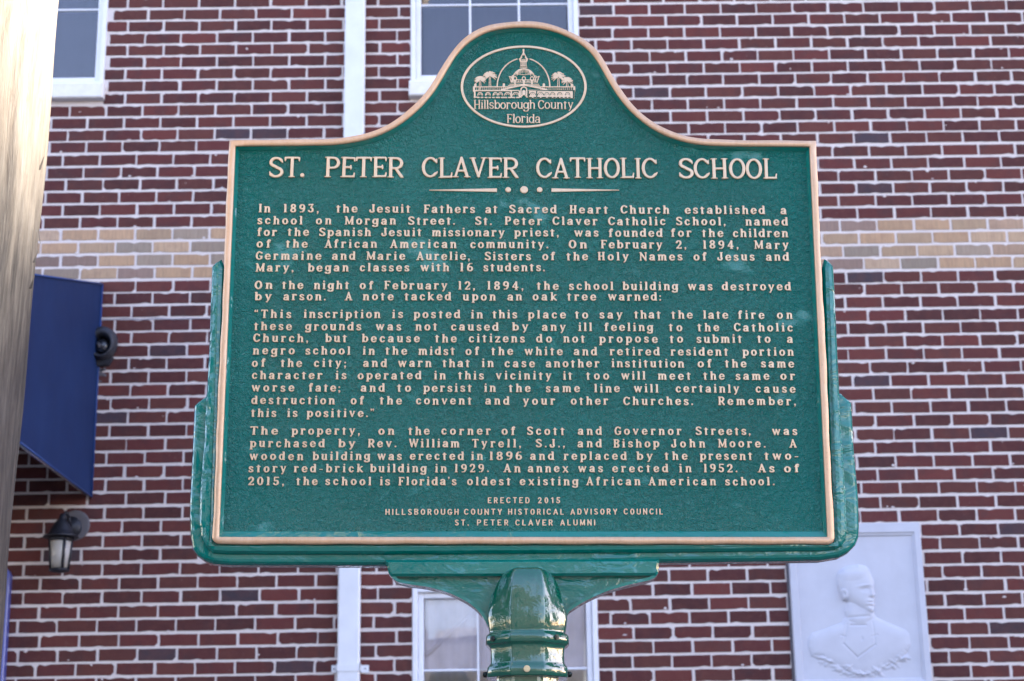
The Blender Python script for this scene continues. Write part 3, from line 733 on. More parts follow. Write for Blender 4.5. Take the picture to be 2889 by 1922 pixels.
# smears of mortar left on the faces of the bricks
mb = MB(); rs = random.Random(11)
for _ in range(420):
    x = rs.uniform(-3.6, 3.8); k = rs.randrange(-34, 26); z = ZB+k*PV+(rs.choice((-1, 1))*rs.uniform(.006, .016) if rs.random() < .8 else rs.uniform(.02, .05))
    r = rs.uniform(.004, .013); n = 9; f_ = rs.uniform(.3, .8)
    if any(o2[0]-.03 < x < o2[1]+.03 and o2[2]-.12 < z < o2[3]+.03 for o2 in OPEN): continue
    P = [(x+r*math.cos(t)*rs.uniform(.6, 1.3), z+r*f_*math.sin(t)*rs.uniform(.6, 1.3)) for t in [2*math.pi*i/n for i in range(n)]]
    mb.loft([[(a, -.0030, c_) for a, c_ in P], [(x+(a-x)*.6, -.0052, z+(c_-z)*.6) for a, c_ in P]][::-1], 0, True)
tag(mb.build('mortar_smears', M_MORTAR, school), kind='stuff')

# windows: frame, sash rails, glazing bars and panes, each a part or sub-part
rw = random.Random(8)
def window(o_, rail_z, cols, rows, fill, casing, sill, tilt=0.0):
    x0, x1, z0, z1 = o_
    fr = MB()
    fw = .028
    fr.box(x0, x0+fw, -.012, .10, z0, z1, bev=.004); fr.box(x1-fw, x1, -.012, .10, z0, z1, bev=.004)
    fr.box(x0+fw, x1-fw, -.010, .10, z1-fw, z1, bev=.004); fr.box(x0+fw, x1-fw, -.010, .10, z0, z0+.024, bev=.004)
    wd = fr.build('window_frame', M_WHITE, school)
    a, b_, c_, d_ = x0+fw+.001, x1-fw-.001, z0+.025, z1-fw-.001
    sh = MB(); s = casing
    sh.box(a, a+s, .012, .06, c_, d_, bev=.004); sh.box(b_-s, b_, .012, .06, c_, d_, bev=.004)
    sh.box(a+s, b_-s, .014, .06, d_-s, d_, bev=.004); sh.box(a+s, b_-s, .014, .06, c_, c_+s*1.15, bev=.004)
    sh.build('sash', M_WHITE, wd)
    gx0, gx1, gz0, gz1 = a+s, b_-s, c_+s*1.15, d_-s
    m_ = .0125
    zl = [gz0]+list(rail_z)+[gz1]
    for i in range(1, cols):
        x = gx0+(gx1-gx0)*i/cols; q = MB(); q.box(x-m_/2, x+m_/2, .020, .045, gz0, gz1, bev=.003); q.build('glazing_bar', M_WHITE, wd)
    for z in rail_z:
        q = MB(); q.box(gx0, gx1, .023, .043, z-m_/2, z+m_/2, bev=.003); q.build('glazing_bar', M_WHITE, wd)
    for i in range(cols):
        for j in range(len(zl)-1):
            q = MB(); xa, xb = gx0+(gx1-gx0)*i/cols+m_/2, gx0+(gx1-gx0)*(i+1)/cols-m_/2
            xc, zc = (xa+xb)/2, (zl[j]+zl[j+1])/2; hw_, hh_ = (xb-xa)/2, (zl[j+1]-zl[j])/2-m_/2
            q.box(-hw_, hw_, -.002, .002, -hh_, hh_); p_ = q.build('pane', M_GLASS, wd, (xc, .032, zc)); p_.rotation_euler = (R_(rw.gauss(0, .5)), 0, R_(tilt+rw.gauss(0, .6)))
    rm = MB(); X0, X1 = x0-.2, x1+.2
    rm.add([(X0, .9, z0-.2), (X1, .9, z0-.2), (X1, .9, z1+.2), (X0, .9, z1+.2), (X0, .11, z0-.2), (X1, .11, z0-.2), (X1, .11, z1+.2), (X0, .11, z1+.2)],
           [(0, 1, 2, 3), (0, 4, 5, 1), (3, 2, 6, 7), (0, 3, 7, 4), (1, 5, 6, 2)]); rm.build('room_behind', M_DARKROOM, wd)
    cu = MB(); n = 60; P = []
    for i in range(n+1):
        x = gx0-.03+(gx1-gx0+.06)*i/n; P.append((x, (.075 if tilt else .12)+fill[1]*math.sin(i*1.3)+fill[1]*.5*math.sin(i*.47)))
    cu.loft([[(x, y, z0) for x, y in P], [(x, y, z1) for x, y in P]], 0, False, True, closed=False); cu.build(fill[2], fill[0], wd)
    if sill:
        q = MB(); q.box(x0-.010, x1+.010, -.055, .08, z0-SILLH, z0-.002, bev=.008); q.build('window_sill', M_SILL, wd)
    return wd
_, zrail = wall(1178, 6)
w1 = window(o_mid, [zrail, zrail+.36, zrail+.72], 3, 4, (M_SHADE, .0015, 'roller_shade'), .030, True)
_, zr2 = wall(1178, 1540)
w2 = window(o_low, [zr2, zr2-.46, zr2-.92], 3, 4, (M_CURTAIN, .008, 'curtain'), .030, False, 2.0)
_, zr3 = wall(210, 18)
w3 = window(o_left, [zr3, zr3+.40, zr3+.8], 3, 4, (M_SHADE, .0015, 'roller_shade'), .030, True)
q = MB()                                        # a dark hanging and a slanted tie behind the lower panes
xa, xb = o_low[0]+.06, o_low[0]+.11
q.loft([[(xa, .09, o_low[3]-.05), (xb+.16, .09, o_low[3]-.05)], [(xa, .085, o_low[3]-.28), (xb+.03, .085, o_low[3]-.28)], [(xa, .09, o_low[3]-.62), (xb-.01, .09, o_low[3]-.62)]], 0, False, True, closed=False)
q.build('dark_curtain', M_CURTAIN2, w2)
q = MB(); q.tube((o_low[0]+.07, .075, o_low[3]-.36), (o_low[0]+.36, .075, o_low[3]-.10), .012); q.build('curtain_tie', M_CURTAIN, w2)

# ------------------------------------------------------------------ downspout
yd = -.0
xa, z_ = wall(794, 60, D-.07); xb, _ = wall(840, 60, D-.07)
xm = (xa+xb)/2; hw = (xb-xa)/2
dn = empty('downspout', (xm, D, 0)); tag(dn, 'white square metal downspout running down the brick wall between windows', 'downspout')
mb = MB(); r = .008
def rr(w_, y0_, y1_):
    return [(-w_+r, y0_), (w_-r, y0_), (w_, y0_+r), (w_, y1_), (-w_, y1_), (-w_, y0_+r)]
P = rr(hw, -.085, -.012)
mb.loft([[(x, y, z) for x, y in P] for z in (.15, 1.6, 3.0, 4.6, 6.2, ROOF-.1)], 0, True)
mb.build('pipe', M_PIPE, dn)
def strap(z):
    q = MB(); q.box(-hw-.004, hw+.004, -.089, -.0852, z-.020, z+.020); q.box(-hw-.006, -hw-.0005, -.089, -.006, z-.020, z+.020); q.box(hw+.0005, hw+.006, -.089, -.006, z-.020, z+.020)
    q.box(-hw-.036, -hw-.006, -.012, -.006, z-.020, z+.020); q.box(hw+.006, hw+.046, -.012, -.006, z-.022, z+.018)
    s_ = q.build('strap', M_PIPE, dn)
    for x in (-hw-.022, hw+.028):
        t_ = MB(); t_.lathe((x, -.012, z), [(.006, 0), (.005, -.003), (.001, -.004)], 10, ax='y'); t_.build('screw', M_SILVER, s_)
_, zs1 = wall(797, 1538, D-.05); strap(zs1); strap(zs1+4.3); strap(zs1-1.4)

# ------------------------------------------------------------------ awning, blue panel, lamps, cable
xw, zt = wall(235, 656); _, zbm = wall(212, 1145)
aw = empty('awning', (xw, D, zbm)); tag(aw, 'navy blue fabric awning projecting from the brick wall, behind the wooden pole', 'awning')
H_ = zt-zbm; DP = 1.50
def panel(mb, x, t):
    P = [(-.01, 0), (-.01, H_), (-DP, H_-.428), (-DP, -.03)]
    a = [(x, y, z) for y, z in P]; c_ = [(x-t, y, z) for y, z in P]; mb.loft([a, c_], 0, True)
q = MB(); panel(q, 0, .006); q.build('side_panel', M_NAVY, aw)
q = MB(); panel(q, -2.6, .006); q.build('side_panel', M_NAVY, aw)
q = MB(); q.loft([[(0, -.01, H_+.003), (0, -DP, H_-.425), (0, -DP-.004, H_-.425), (0, -.014, H_+.008)], [(-2.606, -.01, H_+.003), (-2.606, -DP, H_-.425), (-2.606, -DP-.004, H_-.425), (-2.606, -.014, H_+.008)]], 0, True); q.build('canopy', M_NAVY, aw)
q = MB(); q.box(-2.606, 0, -DP-.008, -DP-.0042, -.03, H_-.428); q.build('valance', M_NAVY, aw)
for a, c_ in (((.004, -.012, 0), (.004, -.012, H_)), ((.004, -.012, 0), (.004, -DP, -.03)), ((.004, -.012, H_), (.004, -DP, H_-.428))):
    q = MB(); q.tube(a, c_, .006, n=8); q.build('edge_piping', M_NAVY2, aw)
for x in (-.03, -1.3, -2.57):
    q = MB(); q.tube((x, -.02, .02), (x, -DP+.02, -.01), .012, n=8); q.tube((x, -DP+.02, -.01), (x, -.02, H_-.05), .012, n=8); q.build('frame_bar', M_SILVER, aw)

xp, zp = wall(27.5, 1345); xp2, _ = wall(11, 1568)
bp = MB(); bz0 = zp-1.6; R1 = .055; ztop = wall(20, 1307)[1]
pts = [(-.9, 0), (xp2-xp+.028, 0)]
arc_ = [(-R1+R1*math.cos(t), -R1+R1*math.sin(t)) for t in [math.pi/2*i/8 for i in range(9)]]
hh = ztop-bz0
P = [(-.9, 0), (0, 0)]+[(x, hh+z) for x, z in arc_]+[(-.9, hh)]
slab(bp, P, [(.006, -.06), (0, -.054), (0, -.004)])
b_ = bp.build('blue_panel', M_BLUE, None, (xp, D, bz0)); tag(b_, 'blue panel with a rounded top corner at the bottom left beside the pole', 'panel')

# carriage lantern under the awning
lx, lz = wall(165, 1215)
ln_ = empty('wall_lantern', (lx, D, lz)); tag(ln_, 'dark iron carriage lantern with frosted glass sides on the brick wall', 'wall lamp')
S_ = 1/(.51*1.0)                                # photograph units to metres at the wall are folded into wall()
def wz(px, py, y=D): x, z = wall(px, py, y); return x-lx, z-lz
yl = -.19
q = MB(); q.lathe((0, 0, 0), [(.058, -.006), (.058, -.020), (.045, -.030), (.02, -.034), (.012, -.04)], 24, ax='y'); q.build('back_plate', M_IRON, ln_)
q = MB(); pts = [(0, -.03, .0), (0, -.08, .045), (0, -.14, .06), (0, yl, .035), (0, yl, -.01)]
for a, c_ in zip(pts[:-1], pts[1:]): q.tube(a, c_, .009, n=10)
q.build('arm', M_IRON, ln_)
cx_, ct = wz(143, 1191, D+yl); _, cbm = wz(143, 1236, D+yl)
hx = (wz(179, 1236, D+yl)[0]-wz(102, 1236, D+yl)[0])/2*1.05; cxx = (wz(179, 1236, D+yl)[0]+wz(102, 1236, D+yl)[0])/2
q = MB(); q.lathe((cxx, yl, cbm), [(hx, -.004), (hx*1.0, .004), (hx*.72, .014), (hx*.60, .045), (hx*.40, .075), (hx*.22, .095), (.014, .105), (.010, .125)], 28); q.build('roof_cap', M_IRON, ln_)
_, gb = wz(143, 1313, D+yl); r1 = hx*.60; r0 = hx*.44
q = MB(); q.lathe((cxx, yl, 0), [(r1, cbm-.012), (r0, gb+.012)], 24); q.build('glass_cylinder', M_FROST, ln_)
q = MB()
for t in (R_(70), R_(190), R_(305), R_(10)):
    q.tube((cxx+r1*1.05*math.cos(t), yl+r1*1.05*math.sin(t), cbm-.002), (cxx+r0*1.08*math.cos(t), yl+r0*1.08*math.sin(t), gb), .0085, n=6)
q.build('cage', M_IRON, ln_)
q = MB(); q.lathe((cxx, yl, 0), [(r1*1.12, cbm-.004), (r1*1.1, cbm-.022), (r1*.98, cbm-.026)], 24); q.build('collar', M_IRON, ln_)
q = MB(); q.lathe((cxx, yl, gb), [(r0*1.3, .006), (r0*1.3, -.004), (r0*.5, -.012)], 24); q.build('bottom_plate', M_IRON, ln_)
q = MB(); q.lathe((.016, -.002, .012), [(.085, -.002), (.082, -.0045), (.07, -.005)], 20, ax='y'); q.build('sealant_patch', M_GREYSTAIN, ln_)

# round fixture half hidden by the awning
fx, fz = wall(240, 800)
fxr = empty('round_wall_fixture', (fx, D, fz)); tag(fxr, 'round dark wall light partly hidden by the edge of the navy awning', 'wall light')
q = MB()
def hood(y_, rx, rz, dz, n=36): return [(rx*math.cos(2*math.pi*i/n)*(1+.02*math.sin(3*2*math.pi*i/n)), y_, dz+rz*math.sin(2*math.pi*i/n)) for i in range(n)]
q.loft([hood(-.004, .075, .088, .012), hood(-.03, .082, .098, .012), hood(-.075, .080, .094, .008), hood(-.105, .070, .080, -.002), hood(-.112, .062, .070, -.006), hood(-.100, .054, .060, -.008), hood(-.05, .045, .050, -.006)], 0, False, True); q.build('housing', M_IRON2, fxr)
q = MB(); q.lathe((0, 0, -.006), [(.047, -.052), (.03, -.066), (.001, -.072)], 24, ax='y'); q.build('lens', M_LENS, fxr)
q = MB(); q.tube((-.02, -.07, .004), (-.004, -.098, -.020), .010, .007, 10); q.tube((.015, -.075, -.012), (.026, -.095, -.036), .006, .005, 8); q.build('lamp_holder', M_GREYSTAIN, fxr)
q = MB(); q.loft([[(-.07, -.012, -.07), (.060, -.012, -.07), (.060, -.05, -.062), (-.07, -.05, -.062)], [(-.05, -.006, -.120), (.035, -.006, -.112), (.035, -.03, -.105), (-.05, -.03, -.118)]], 0, True); q.build('bracket', M_IRON2, fxr)
q = MB(); rs = random.Random(3)
for _ in range(26):
    x, z, r = rs.gauss(-.025, .022), rs.uniform(-.24, -.125), rs.uniform(.005, .014); P = [(x+r*math.cos(t)*rs.uniform(.5, 1.3), z+r*math.sin(t)*rs.uniform(.5, 1.3)) for t in [2*math.pi*i/8 for i in range(8)]]
    q.loft([[(x+(a-x)*.6, -.0055, z+(c_-z)*.6) for a, c_ in P], [(a, -.0032, c_) for a, c_ in P]], 0, True)
q.build('sealant_smear', M_GREYSTAIN, fxr)
# cable along a bed joint
q = MB(); pr = None; rs = random.Random(5)
for i in range(26):
    px = 236+i*10.3; x, z = wall(px, 736.5-i*.10+1.6*math.sin(i*.9)*math.exp(-((i-8)/9)**2)); p = (x, D-.010, z)
    if pr: q.tube(pr, p, .0022, n=6, cap=False)
    pr = p
c_ = q.build('cable', painted('grey_cable', (.30, .28, .33), .6), None); tag(c_, 'thin grey cable running along a mortar joint beside the awning', 'cable')

# ------------------------------------------------------------------ unseen building and trees added to reflect in the marker's gloss
ac = empty('reflection_building', (-9, -16, 0)); tag(ac, 'beige flat roofed building added out of view to reflect in the glossy marker', 'building')
q = MB(); q.box(-14, 9.4, -9, 0, 0, 8.6); q.box(9.4, 13.2, -9, -.4, 0, 6.4); q.build('wall', M_ACROSS, ac)
q = MB(); q.box(-14.2, 9.6, -9.2, .18, 8.6, 8.95); q.box(9.6, 13.35, -9.2, -.25, 6.4, 6.65); q.build('cornice', M_SILL, ac)
for i in range(6):
    for z in (1.0, 4.7):
        x = -12.2+i*3.7; f_ = MB(); f_.box(x, x+1.5, .002, .06, z, z+2.1); w_ = f_.build('window', M_SILL, ac); p_ = MB(); p_.box(x+.12, x+1.38, .061, .066, z+.12, z+1.98); p_.build('pane', M_DARKROOM, w_)

# leafy trees added out of view to give the post something to reflect
M_LEAF = painted('reflection_tree_leaves', (.055, .085, .022), .6, nscale=3, namp=.4); M_BARK = painted('reflection_tree_bark', (.10, .075, .05), .9, nscale=8, namp=.3)
def reflection_tree(x, y, h_, r, seed, lab):
    rt = random.Random(seed); t = empty('reflection_tree', (x, y, 0)); tag(t, lab, 'tree', 'trees added out of view for reflections in the post')
    q = MB(); q.tube((0, 0, 0), (.1, .05, h_*.5), .22, .14, 10)
    tips = []
    for i in range(9):
        a = i*2.4; e = (r*.7*math.cos(a)*rt.uniform(.5, 1), r*.7*math.sin(a)*rt.uniform(.5, 1), h_*rt.uniform(.28, .9)); q.tube((.1, .05, h_*rt.uniform(.3, .5)), e, .07, .02, 6); tips.append(e)
    q.build('trunk', M_BARK, t); vs = []; fs = []
    for i in range(3600):
        c_ = rt.choice(tips); d_ = Vector((rt.gauss(0, 1), rt.gauss(0, 1), rt.gauss(0, .8))).normalized()*r*.5*rt.random()**.4; p = Vector(c_)+d_; u = Vector((rt.gauss(0, 1), rt.gauss(0, 1), rt.gauss(0, 1))).normalized()*.13; w = u.orthogonal().normalized()*.07
        k = len(vs); vs += [tuple(p-u), tuple(p+w), tuple(p+u), tuple(p-w)]; fs.append((k, k+1, k+2, k+3))
    me = bpy.data.meshes.new('crown'); me.from_pydata(vs, [], fs); me.materials.append(M_LEAF); o_ = bpy.data.objects.new('crown', me); COL.objects.link(o_); o_.parent = t
reflection_tree(-10.5, 2.2, 6.5, 3.0, 1, 'leafy tree added out of view to reflect in the left facets of the post')
reflection_tree(-19, -3, 10, 4.0, 2, 'tall leafy tree added out of view at the far left for reflections')
reflection_tree(13, .8, 4.6, 2.4, 3, 'small leafy tree added out of view to reflect in the right facets of the post')
# ------------------------------------------------------------------ relief plaque
def pq(cx_, cy_):                               # a position read on the enlargement of the plaque
    return wall((2100+cx_/2.741)/K, (1350+cy_/2.741)/K, D-.03)
(px0, _), (px1, pz1) = pq(370, 1100), pq(1412, 1100)
pzt = pq(1367, 343)[1]; pz0 = pq(1400, 1640)[1]
plq = empty('relief_plaque', ((px0+px1)/2, D, pz0)); tag(plq, 'pale relief plaque with the bust of a young man on the brick wall', 'plaque')
W2 = (px1-px0)/2; HT = pzt-pz0; FWD = .046
ftop = pzt-pq(1000, 448)[1]; fbot = pq(1000, 1548)[1]-pz0
mb = MB()
def ring(x0, x1, z0, z1, y): return [(x0, y, z0), (x1, y, z0), (x1, y, z1), (x0, y, z1)]
mb.loft([ring(-W2, W2, 0, HT, -.004), ring(-W2, W2, 0, HT, -.040), ring(-W2+.004, W2-.004, .004, HT-.004, -.044), ring(-W2+FWD*.72, W2-FWD*.72, fbot*.72, HT-ftop*.72, -.044),
         ring(-W2+FWD*.76, W2-FWD*.76, fbot*.76, HT-ftop*.76, -.036), ring(-W2+FWD*.93, W2-FWD*.93, fbot*.93, HT-ftop*.93, -.034), ring(-W2+FWD, W2-FWD, fbot, HT-ftop, -.026)])
mb.build('border', M_PLAQUE, plq)
q = MB(); q.box(-W2-.013, -W2-.001, -.007, -.001, .0, HT-.1); q.build('caulk_strip', M_GREYSTAIN, plq)
# the bust: a height field
X0, X1, Z0, Z1 = -W2+FWD-.002, W2-FWD+.002, fbot-.002, HT-ftop+.002
nx, nz = 230, 250
gx = np.linspace(X0, X1, nx); gz = np.linspace(Z0, Z1, nz); GX, GZ = np.meshgrid(gx, gz, indexing='ij')
# enlargement coordinates of every grid point (bilinear from the recess corners)
c00, c10, c01, c11 = (478, 1548), (1350, 1548), (440, 448), (1280, 448)
s_ = (GX-X0)/(X1-X0); t_ = (GZ-Z0)/(Z1-Z0)
U = (c00[0]*(1-s_)+c10[0]*s_)*(1-t_)+(c01[0]*(1-s_)+c11[0]*s_)*t_; Vv = (c00[1]*(1-s_)+c10[1]*s_)*(1-t_)+(c01[1]*(1-s_)+c11[1]*s_)*t_
Hh = np.zeros_like(U)
def ell(cx_, cy_, rx, ry, h_, rot=0, p=.5):
    c_, s2 = math.cos(R_(rot)), math.sin(R_(rot)); a = ((U-cx_)*c_+(Vv-cy_)*s2)/rx; b_ = (-(U-cx_)*s2+(Vv-cy_)*c_)/ry
    return h_*np.clip(1-a*a-b_*b_, 0, 1)**p
def gau(cx_, cy_, rx, ry, h_, rot=0):
    c_, s2 = math.cos(R_(rot)), math.sin(R_(rot)); a = ((U-cx_)*c_+(Vv-cy_)*s2)/rx; b_ = (-(U-cx_)*s2+(Vv-cy_)*c_)/ry
    return h_*np.exp(-(a*a+b_*b_))
def poly(P, h_, soft=18.0):
    d = np.full(U.shape, 1e9); ins = np.zeros(U.shape, bool); n = len(P)
    for i in range(n):
        (x0, y0), (x1, y1) = P[i-1], P[i]; vx, vy = x1-x0, y1-y0
        t = np.clip(((U-x0)*vx+(Vv-y0)*vy)/(vx*vx+vy*vy), 0, 1); d = np.minimum(d, np.hypot(U-x0-t*vx, Vv-y0-t*vy))
        cr = ((y0 > Vv) != (y1 > Vv)) & (U < (x1-x0)*(Vv-y0)/((y1-y0) if abs(y1-y0) > 1e-9 else 1e-9)+x0); ins ^= cr
    q_ = np.clip(d/soft, 0, 1); return np.where(ins, h_*np.sqrt(1-(1-q_)**2), 0)
body = poly([(790, 1075), (760, 1120), (640, 1165), (545, 1195), (518, 1240), (515, 1300), (535, 1370), (620, 1400), (760, 1460), (860, 1520), (960, 1515), (1080, 1450), (1190, 1395), (1235, 1350), (1262, 1290), (1250, 1215), (1225, 1180), (1110, 1130), (1020, 1085), (1000, 1060)], .012, 80)
body = np.maximum(body, body*(1+.5*np.exp(-((U-880)/230)**2-((Vv-1250)/160)**2)))
neck = poly([(830, 880), (785, 1030), (800, 1110), (860, 1150), (940, 1150), (1000, 1090), (990, 1000), (960, 900)], .018, 60)
head = poly([(733, 790), (738, 740), (770, 700), (820, 682), (890, 672), (940, 685), (968, 715), (985, 760), (1000, 800), (1003, 850), (1004, 880), (1010, 910), (1003, 925), (1000, 950), (1004, 975), (1000, 1000), (1001, 1030), (985, 1052), (950, 1050), (890, 1020), (840, 985), (800, 955), (770, 950), (745, 880), (735, 830)], .029, 85)
Hh = np.maximum(np.maximum(body, neck), head)
inh = (head > .004)
Hh += np.where(inh, 1, 0)*(ell(845, 738, 112, 60, .0028, -8, .8)+gau(965, 705, 22, 18, .003))       # hair
Hh += np.where(inh, 1, 0)*(gau(925, 838, 46, 9, .0045, -10)-gau(935, 868, 34, 17, .0065, -5)+gau(935, 872, 17, 8, .003)+gau(990, 838, 14, 9, .003)-gau(993, 866, 8, 12, .003))
Hh += np.where(inh, 1, 0)*(gau(982, 885, 13, 42, .006, -8)+gau(985, 915, 20, 13, .005)-gau(975, 932, 20, 7, .0045)+gau(975, 955, 30, 7, .0035)-gau(972, 968, 30, 3.5, .0035)+gau(972, 980, 26, 7, .0035)-gau(968, 997, 28, 8, .004)+gau(965, 1025, 26, 18, .0035))
Hh += ell(780, 905, 26, 46, .008, -14)-gau(782, 900, 9, 20, .007, -14)-np.where(inh, 1, 0)*gau(815, 900, 14, 60, .002)
for a, b_, c_, d_, w_, h_ in ((770, 1280, 870, 1385, 5, -.0045), (870, 1385, 1000, 1290, 5, -.0045), (750, 1215, 785, 1225, 4, -.003), (975, 1228, 1018, 1215, 4, -.003), (770, 1280, 800, 1130, 6, -.002), (1000, 1290, 985, 1120, 6, -.002),
                             (825, 1140, 935, 1140, 6, -.005), (815, 1080, 960, 1070, 8, -.004), (560, 1360, 620, 1365, 8, -.003), (1215, 1330, 1240, 1350, 6, -.002)):
    vx, vy = c_-a, d_-b_; t = np.clip(((U-a)*vx+(Vv-b_)*vy)/(vx*vx+vy*vy), 0, 1); dd = np.hypot(U-a-t*vx, Vv-b_-t*vy)
    Hh += h_*np.exp(-(dd/w_)**2)
Hh += gau(905, 1245, 8, 14, -.003)
rl = random.Random(4)                           # leaves along the foot of the bust
for _ in range(150):
    a = rl.uniform(0, 1); cx_ = 600+a*640; cy_ = 1395+115*math.sin(math.pi*min(1, max(0, (a+.02))))**1.2+rl.gauss(0, 16)
    Hh += ell(cx_, cy_, rl.uniform(18, 36), rl.uniform(8, 14), rl.uniform(.001, .003), rl.uniform(-50, 50))
Hh *= np.clip((1540-Vv)/14, 0, 1)
base = -.026
vs = np.stack([GX, base-Hh*1.05, GZ], -1).reshape(-1, 3)
fs = [(i*nz+j, (i+1)*nz+j, (i+1)*nz+j+1, i*nz+j+1) for i in range(nx-1) for j in range(nz-1)]
mb = MB(); mb.add([tuple(p) for p in vs.tolist()], fs, 0, True); mb.build('portrait_relief', M_PLAQUE, plq)

# ------------------------------------------------------------------ wooden pole
yp = 2.35
edge = [(130, 0), (108.5, 302), (105.6, 446), (83.7, 571), (60.9, 805), (39.2, 1061), (18, 1306), (8, 1400), (-3, 1568)]
zx = [wall(a, b_, yp)[::-1] for a, b_ in edge]; A = np.polyfit([z for z, x in zx], [x for z, x in zx], 1)
PR = .158
pol = empty('utility_pole', (A[1]-PR/math.cos(R_(15.6)), yp, 0)); tag(pol, 'weathered wooden utility pole at the left edge, sunlit above and grey below', 'pole')
lean = A[0]
rings = []; nseg = 140; nh = 560; rp = random.Random(9)
ph = [(rp.uniform(0, 6.28), rp.randint(3, 40), rp.uniform(.2, 1)) for _ in range(14)]
HP = 11.0
for k in range(nh+1):
    z = HP*k/nh; ring_ = []
    for i in range(nseg):
        t = 2*math.pi*i/nseg; r = PR-.0035*(z-2.2)
        r += sum(a*.0007*math.sin(n_*t+p+z*.13*n_**.5) for p, n_, a in ph)
        r += .0022*math.sin(z*5.1+2*t)+.0012*math.sin(z*17+t*5)
        ring_.append((lean*z+r*math.cos(t), r*math.sin(t), z))
    rings.append(ring_)
mb = MB(); mb.loft(rings, 0, True, True); mb.build('trunk', M_WOOD, pol)
for (ex, ey, l_, up) in ((129, 8, .016, 1), (103, 372, .009, 1), (90, 585, .008, 1), (96, 548, .008, -1), (82, 645, .006, 1)):
    x, z = wall(ex, ey, yp); q = MB(); x -= pol.location.x
    q.loft([[(x-.008, -.002, z-.012*up), (x-.0045, .0, z-.012*up), (x-.008, .002, z-.012*up)], [(x-.0035+l_*.25, -.0006, z+l_*up), (x-.003+l_*.25, 0, z+l_*up), (x-.0035+l_*.25, .0006, z+l_*up)]], 0, True)
    q.build('splinter', M_WOOD, pol)
# ------------------------------------------------------------------ historical marker
SX, SY, SZ, SYAW, SLN, SH = 0.04311722, 3.01272885, 0.5013254, -0.00460966, -0.01472254, 0.74369421
eu = Vector((math.cos(SLN)*math.cos(SYAW), math.cos(SLN)*math.sin(SYAW), math.sin(SLN)))
ev = Vector((-math.sin(SLN)*math.cos(SYAW), -math.sin(SLN)*math.sin(SYAW), math.cos(SLN))); ey = ev.cross(eu)
O = Vector((SX, SY, SZ)); H0 = SZ+EYE
base_pt = O-ev*H0+Vector((0, 0, EYE))
mk = empty('historical_marker'); mk.matrix_world = Matrix(((eu.x, ey.x, ev.x, base_pt.x), (eu.y, ey.y, ev.y, base_pt.y), (eu.z, ey.z, ev.z, base_pt.z), (0, 0, 0, 1)))
tag(mk, 'green and copper historical marker on a post with raised lettering about a school', 'historical marker')
def su(px, py, dep=0.0):
    """local (x, z) of the marker's plane at depth dep behind its face"""
    r = ray(px, py); o = O+ey*dep; t = o.dot(ey)/r.dot(ey); p = r*t-O; return p.dot(eu), p.dot(ev)+H0
def sul(P, dep=0.0): return [su(a, b_, dep) for a, b_ in P]

# plate outline, anticlockwise from the lower left
LL, LR = (487, 1252), (1922, 1252)
arch = [(1878, 323), (1800, 322.5), (1700, 321.5), (1650, 320.5), (1610, 318), (1565, 309), (1520, 291), (1485, 267), (1455, 239), (1430, 206), (1410, 172), (1394, 143), (1375, 115), (1350, 92), (1320, 74), (1280, 58), (1240, 50), (1205, 48),
        (1165, 50), (1125, 57), (1090, 72), (1060, 94), (1037, 120), (1018, 150), (1000, 182), (980, 212), (955, 240), (925, 266), (890, 288), (845, 306), (800, 315), (760, 319), (700, 320), (600, 321), (527, 322)]
Aw = sul(arch); A_sm = [Aw[0]]+smooth_path(Aw[1:-1], 2)+[Aw[-1]]
bl, brt = su(*LL), su(*LR); cr = .013
def corner(c, a0):
    return [(c[0]+cr*math.cos(R_(a)), c[1]+cr*math.sin(R_(a))) for a in range(a0, a0+91, 15)]
out_ = corner((bl[0]+cr, bl[1]+cr), 180)+corner((brt[0]-cr, brt[1]+cr), 270)
# subdivide the straight sides and let them wander a little, as a casting does
def subdiv(P, step=.02):
    Q = []
    for i in range(len(P)):
        a, c_ = P[i], P[(i+1) % len(P)]; d_ = math.dist(a, c_); n = max(1, int(d_/step))
        Q += [(a[0]+(c_[0]-a[0])*k/n, a[1]+(c_[1]-a[1])*k/n) for k in range(n)]
    return Q
raw = ccw(out_+A_sm)
n_r = len(raw)
# widths of the copper rim and of the green chamfer
def rimline(P, d_): return offset(P, d_)
inner = offset(raw, .0124)
# square the inner lower corners
def square(P, ref, cx_, cz_, rad):
    return [(cx_, cz_) if math.dist(r_, ref) < rad else p for p, r_ in zip(P, raw)]
ib = (bl[0]+.0124, bl[1]+.0124); ir = (brt[0]-.0124, brt[1]+.0124)
inner = [ib if math.dist(p, (bl[0]+cr, bl[1]+cr)) < cr*1.02 else (ir if math.dist(p, (brt[0]-cr, brt[1]+cr)) < cr*1.02 else q_) for p, q_ in zip(raw, inner)]
def sd2(A_, B_, step=.02):
    QA, QB = [], []
    for i in range(len(A_)):
        j = (i+1) % len(A_); d_ = math.dist(A_[i], A_[j]); n = max(1, int(d_/step))
        for k in range(n):
            t = k/n; QA.append((A_[i][0]*(1-t)+A_[j][0]*t, A_[i][1]*(1-t)+A_[j][1]*t)); QB.append((B_[i][0]*(1-t)+B_[j][0]*t, B_[i][1]*(1-t)+B_[j][1]*t))
    return QA, QB
RO, RI = sd2(raw, inner)
wob = [(.0006*math.sin(p[0]*31+p[1]*17)+.0005*math.sin(p[1]*73+1), .0005*math.sin(p[0]*57)+.0004*math.sin(p[1]*41)) for p in RO]
RO = [(p[0]+w_[0], p[1]+w_[1]) for p, w_ in zip(RO, wob)]
lerp = lambda A_, B_, t: [(a[0]*(1-t)+b_[0]*t, a[1]*(1-t)+b_[1]*t) for a, b_ in zip(A_, B_)]
def r3(P, y): return [(x, y, z) for x, z in P]
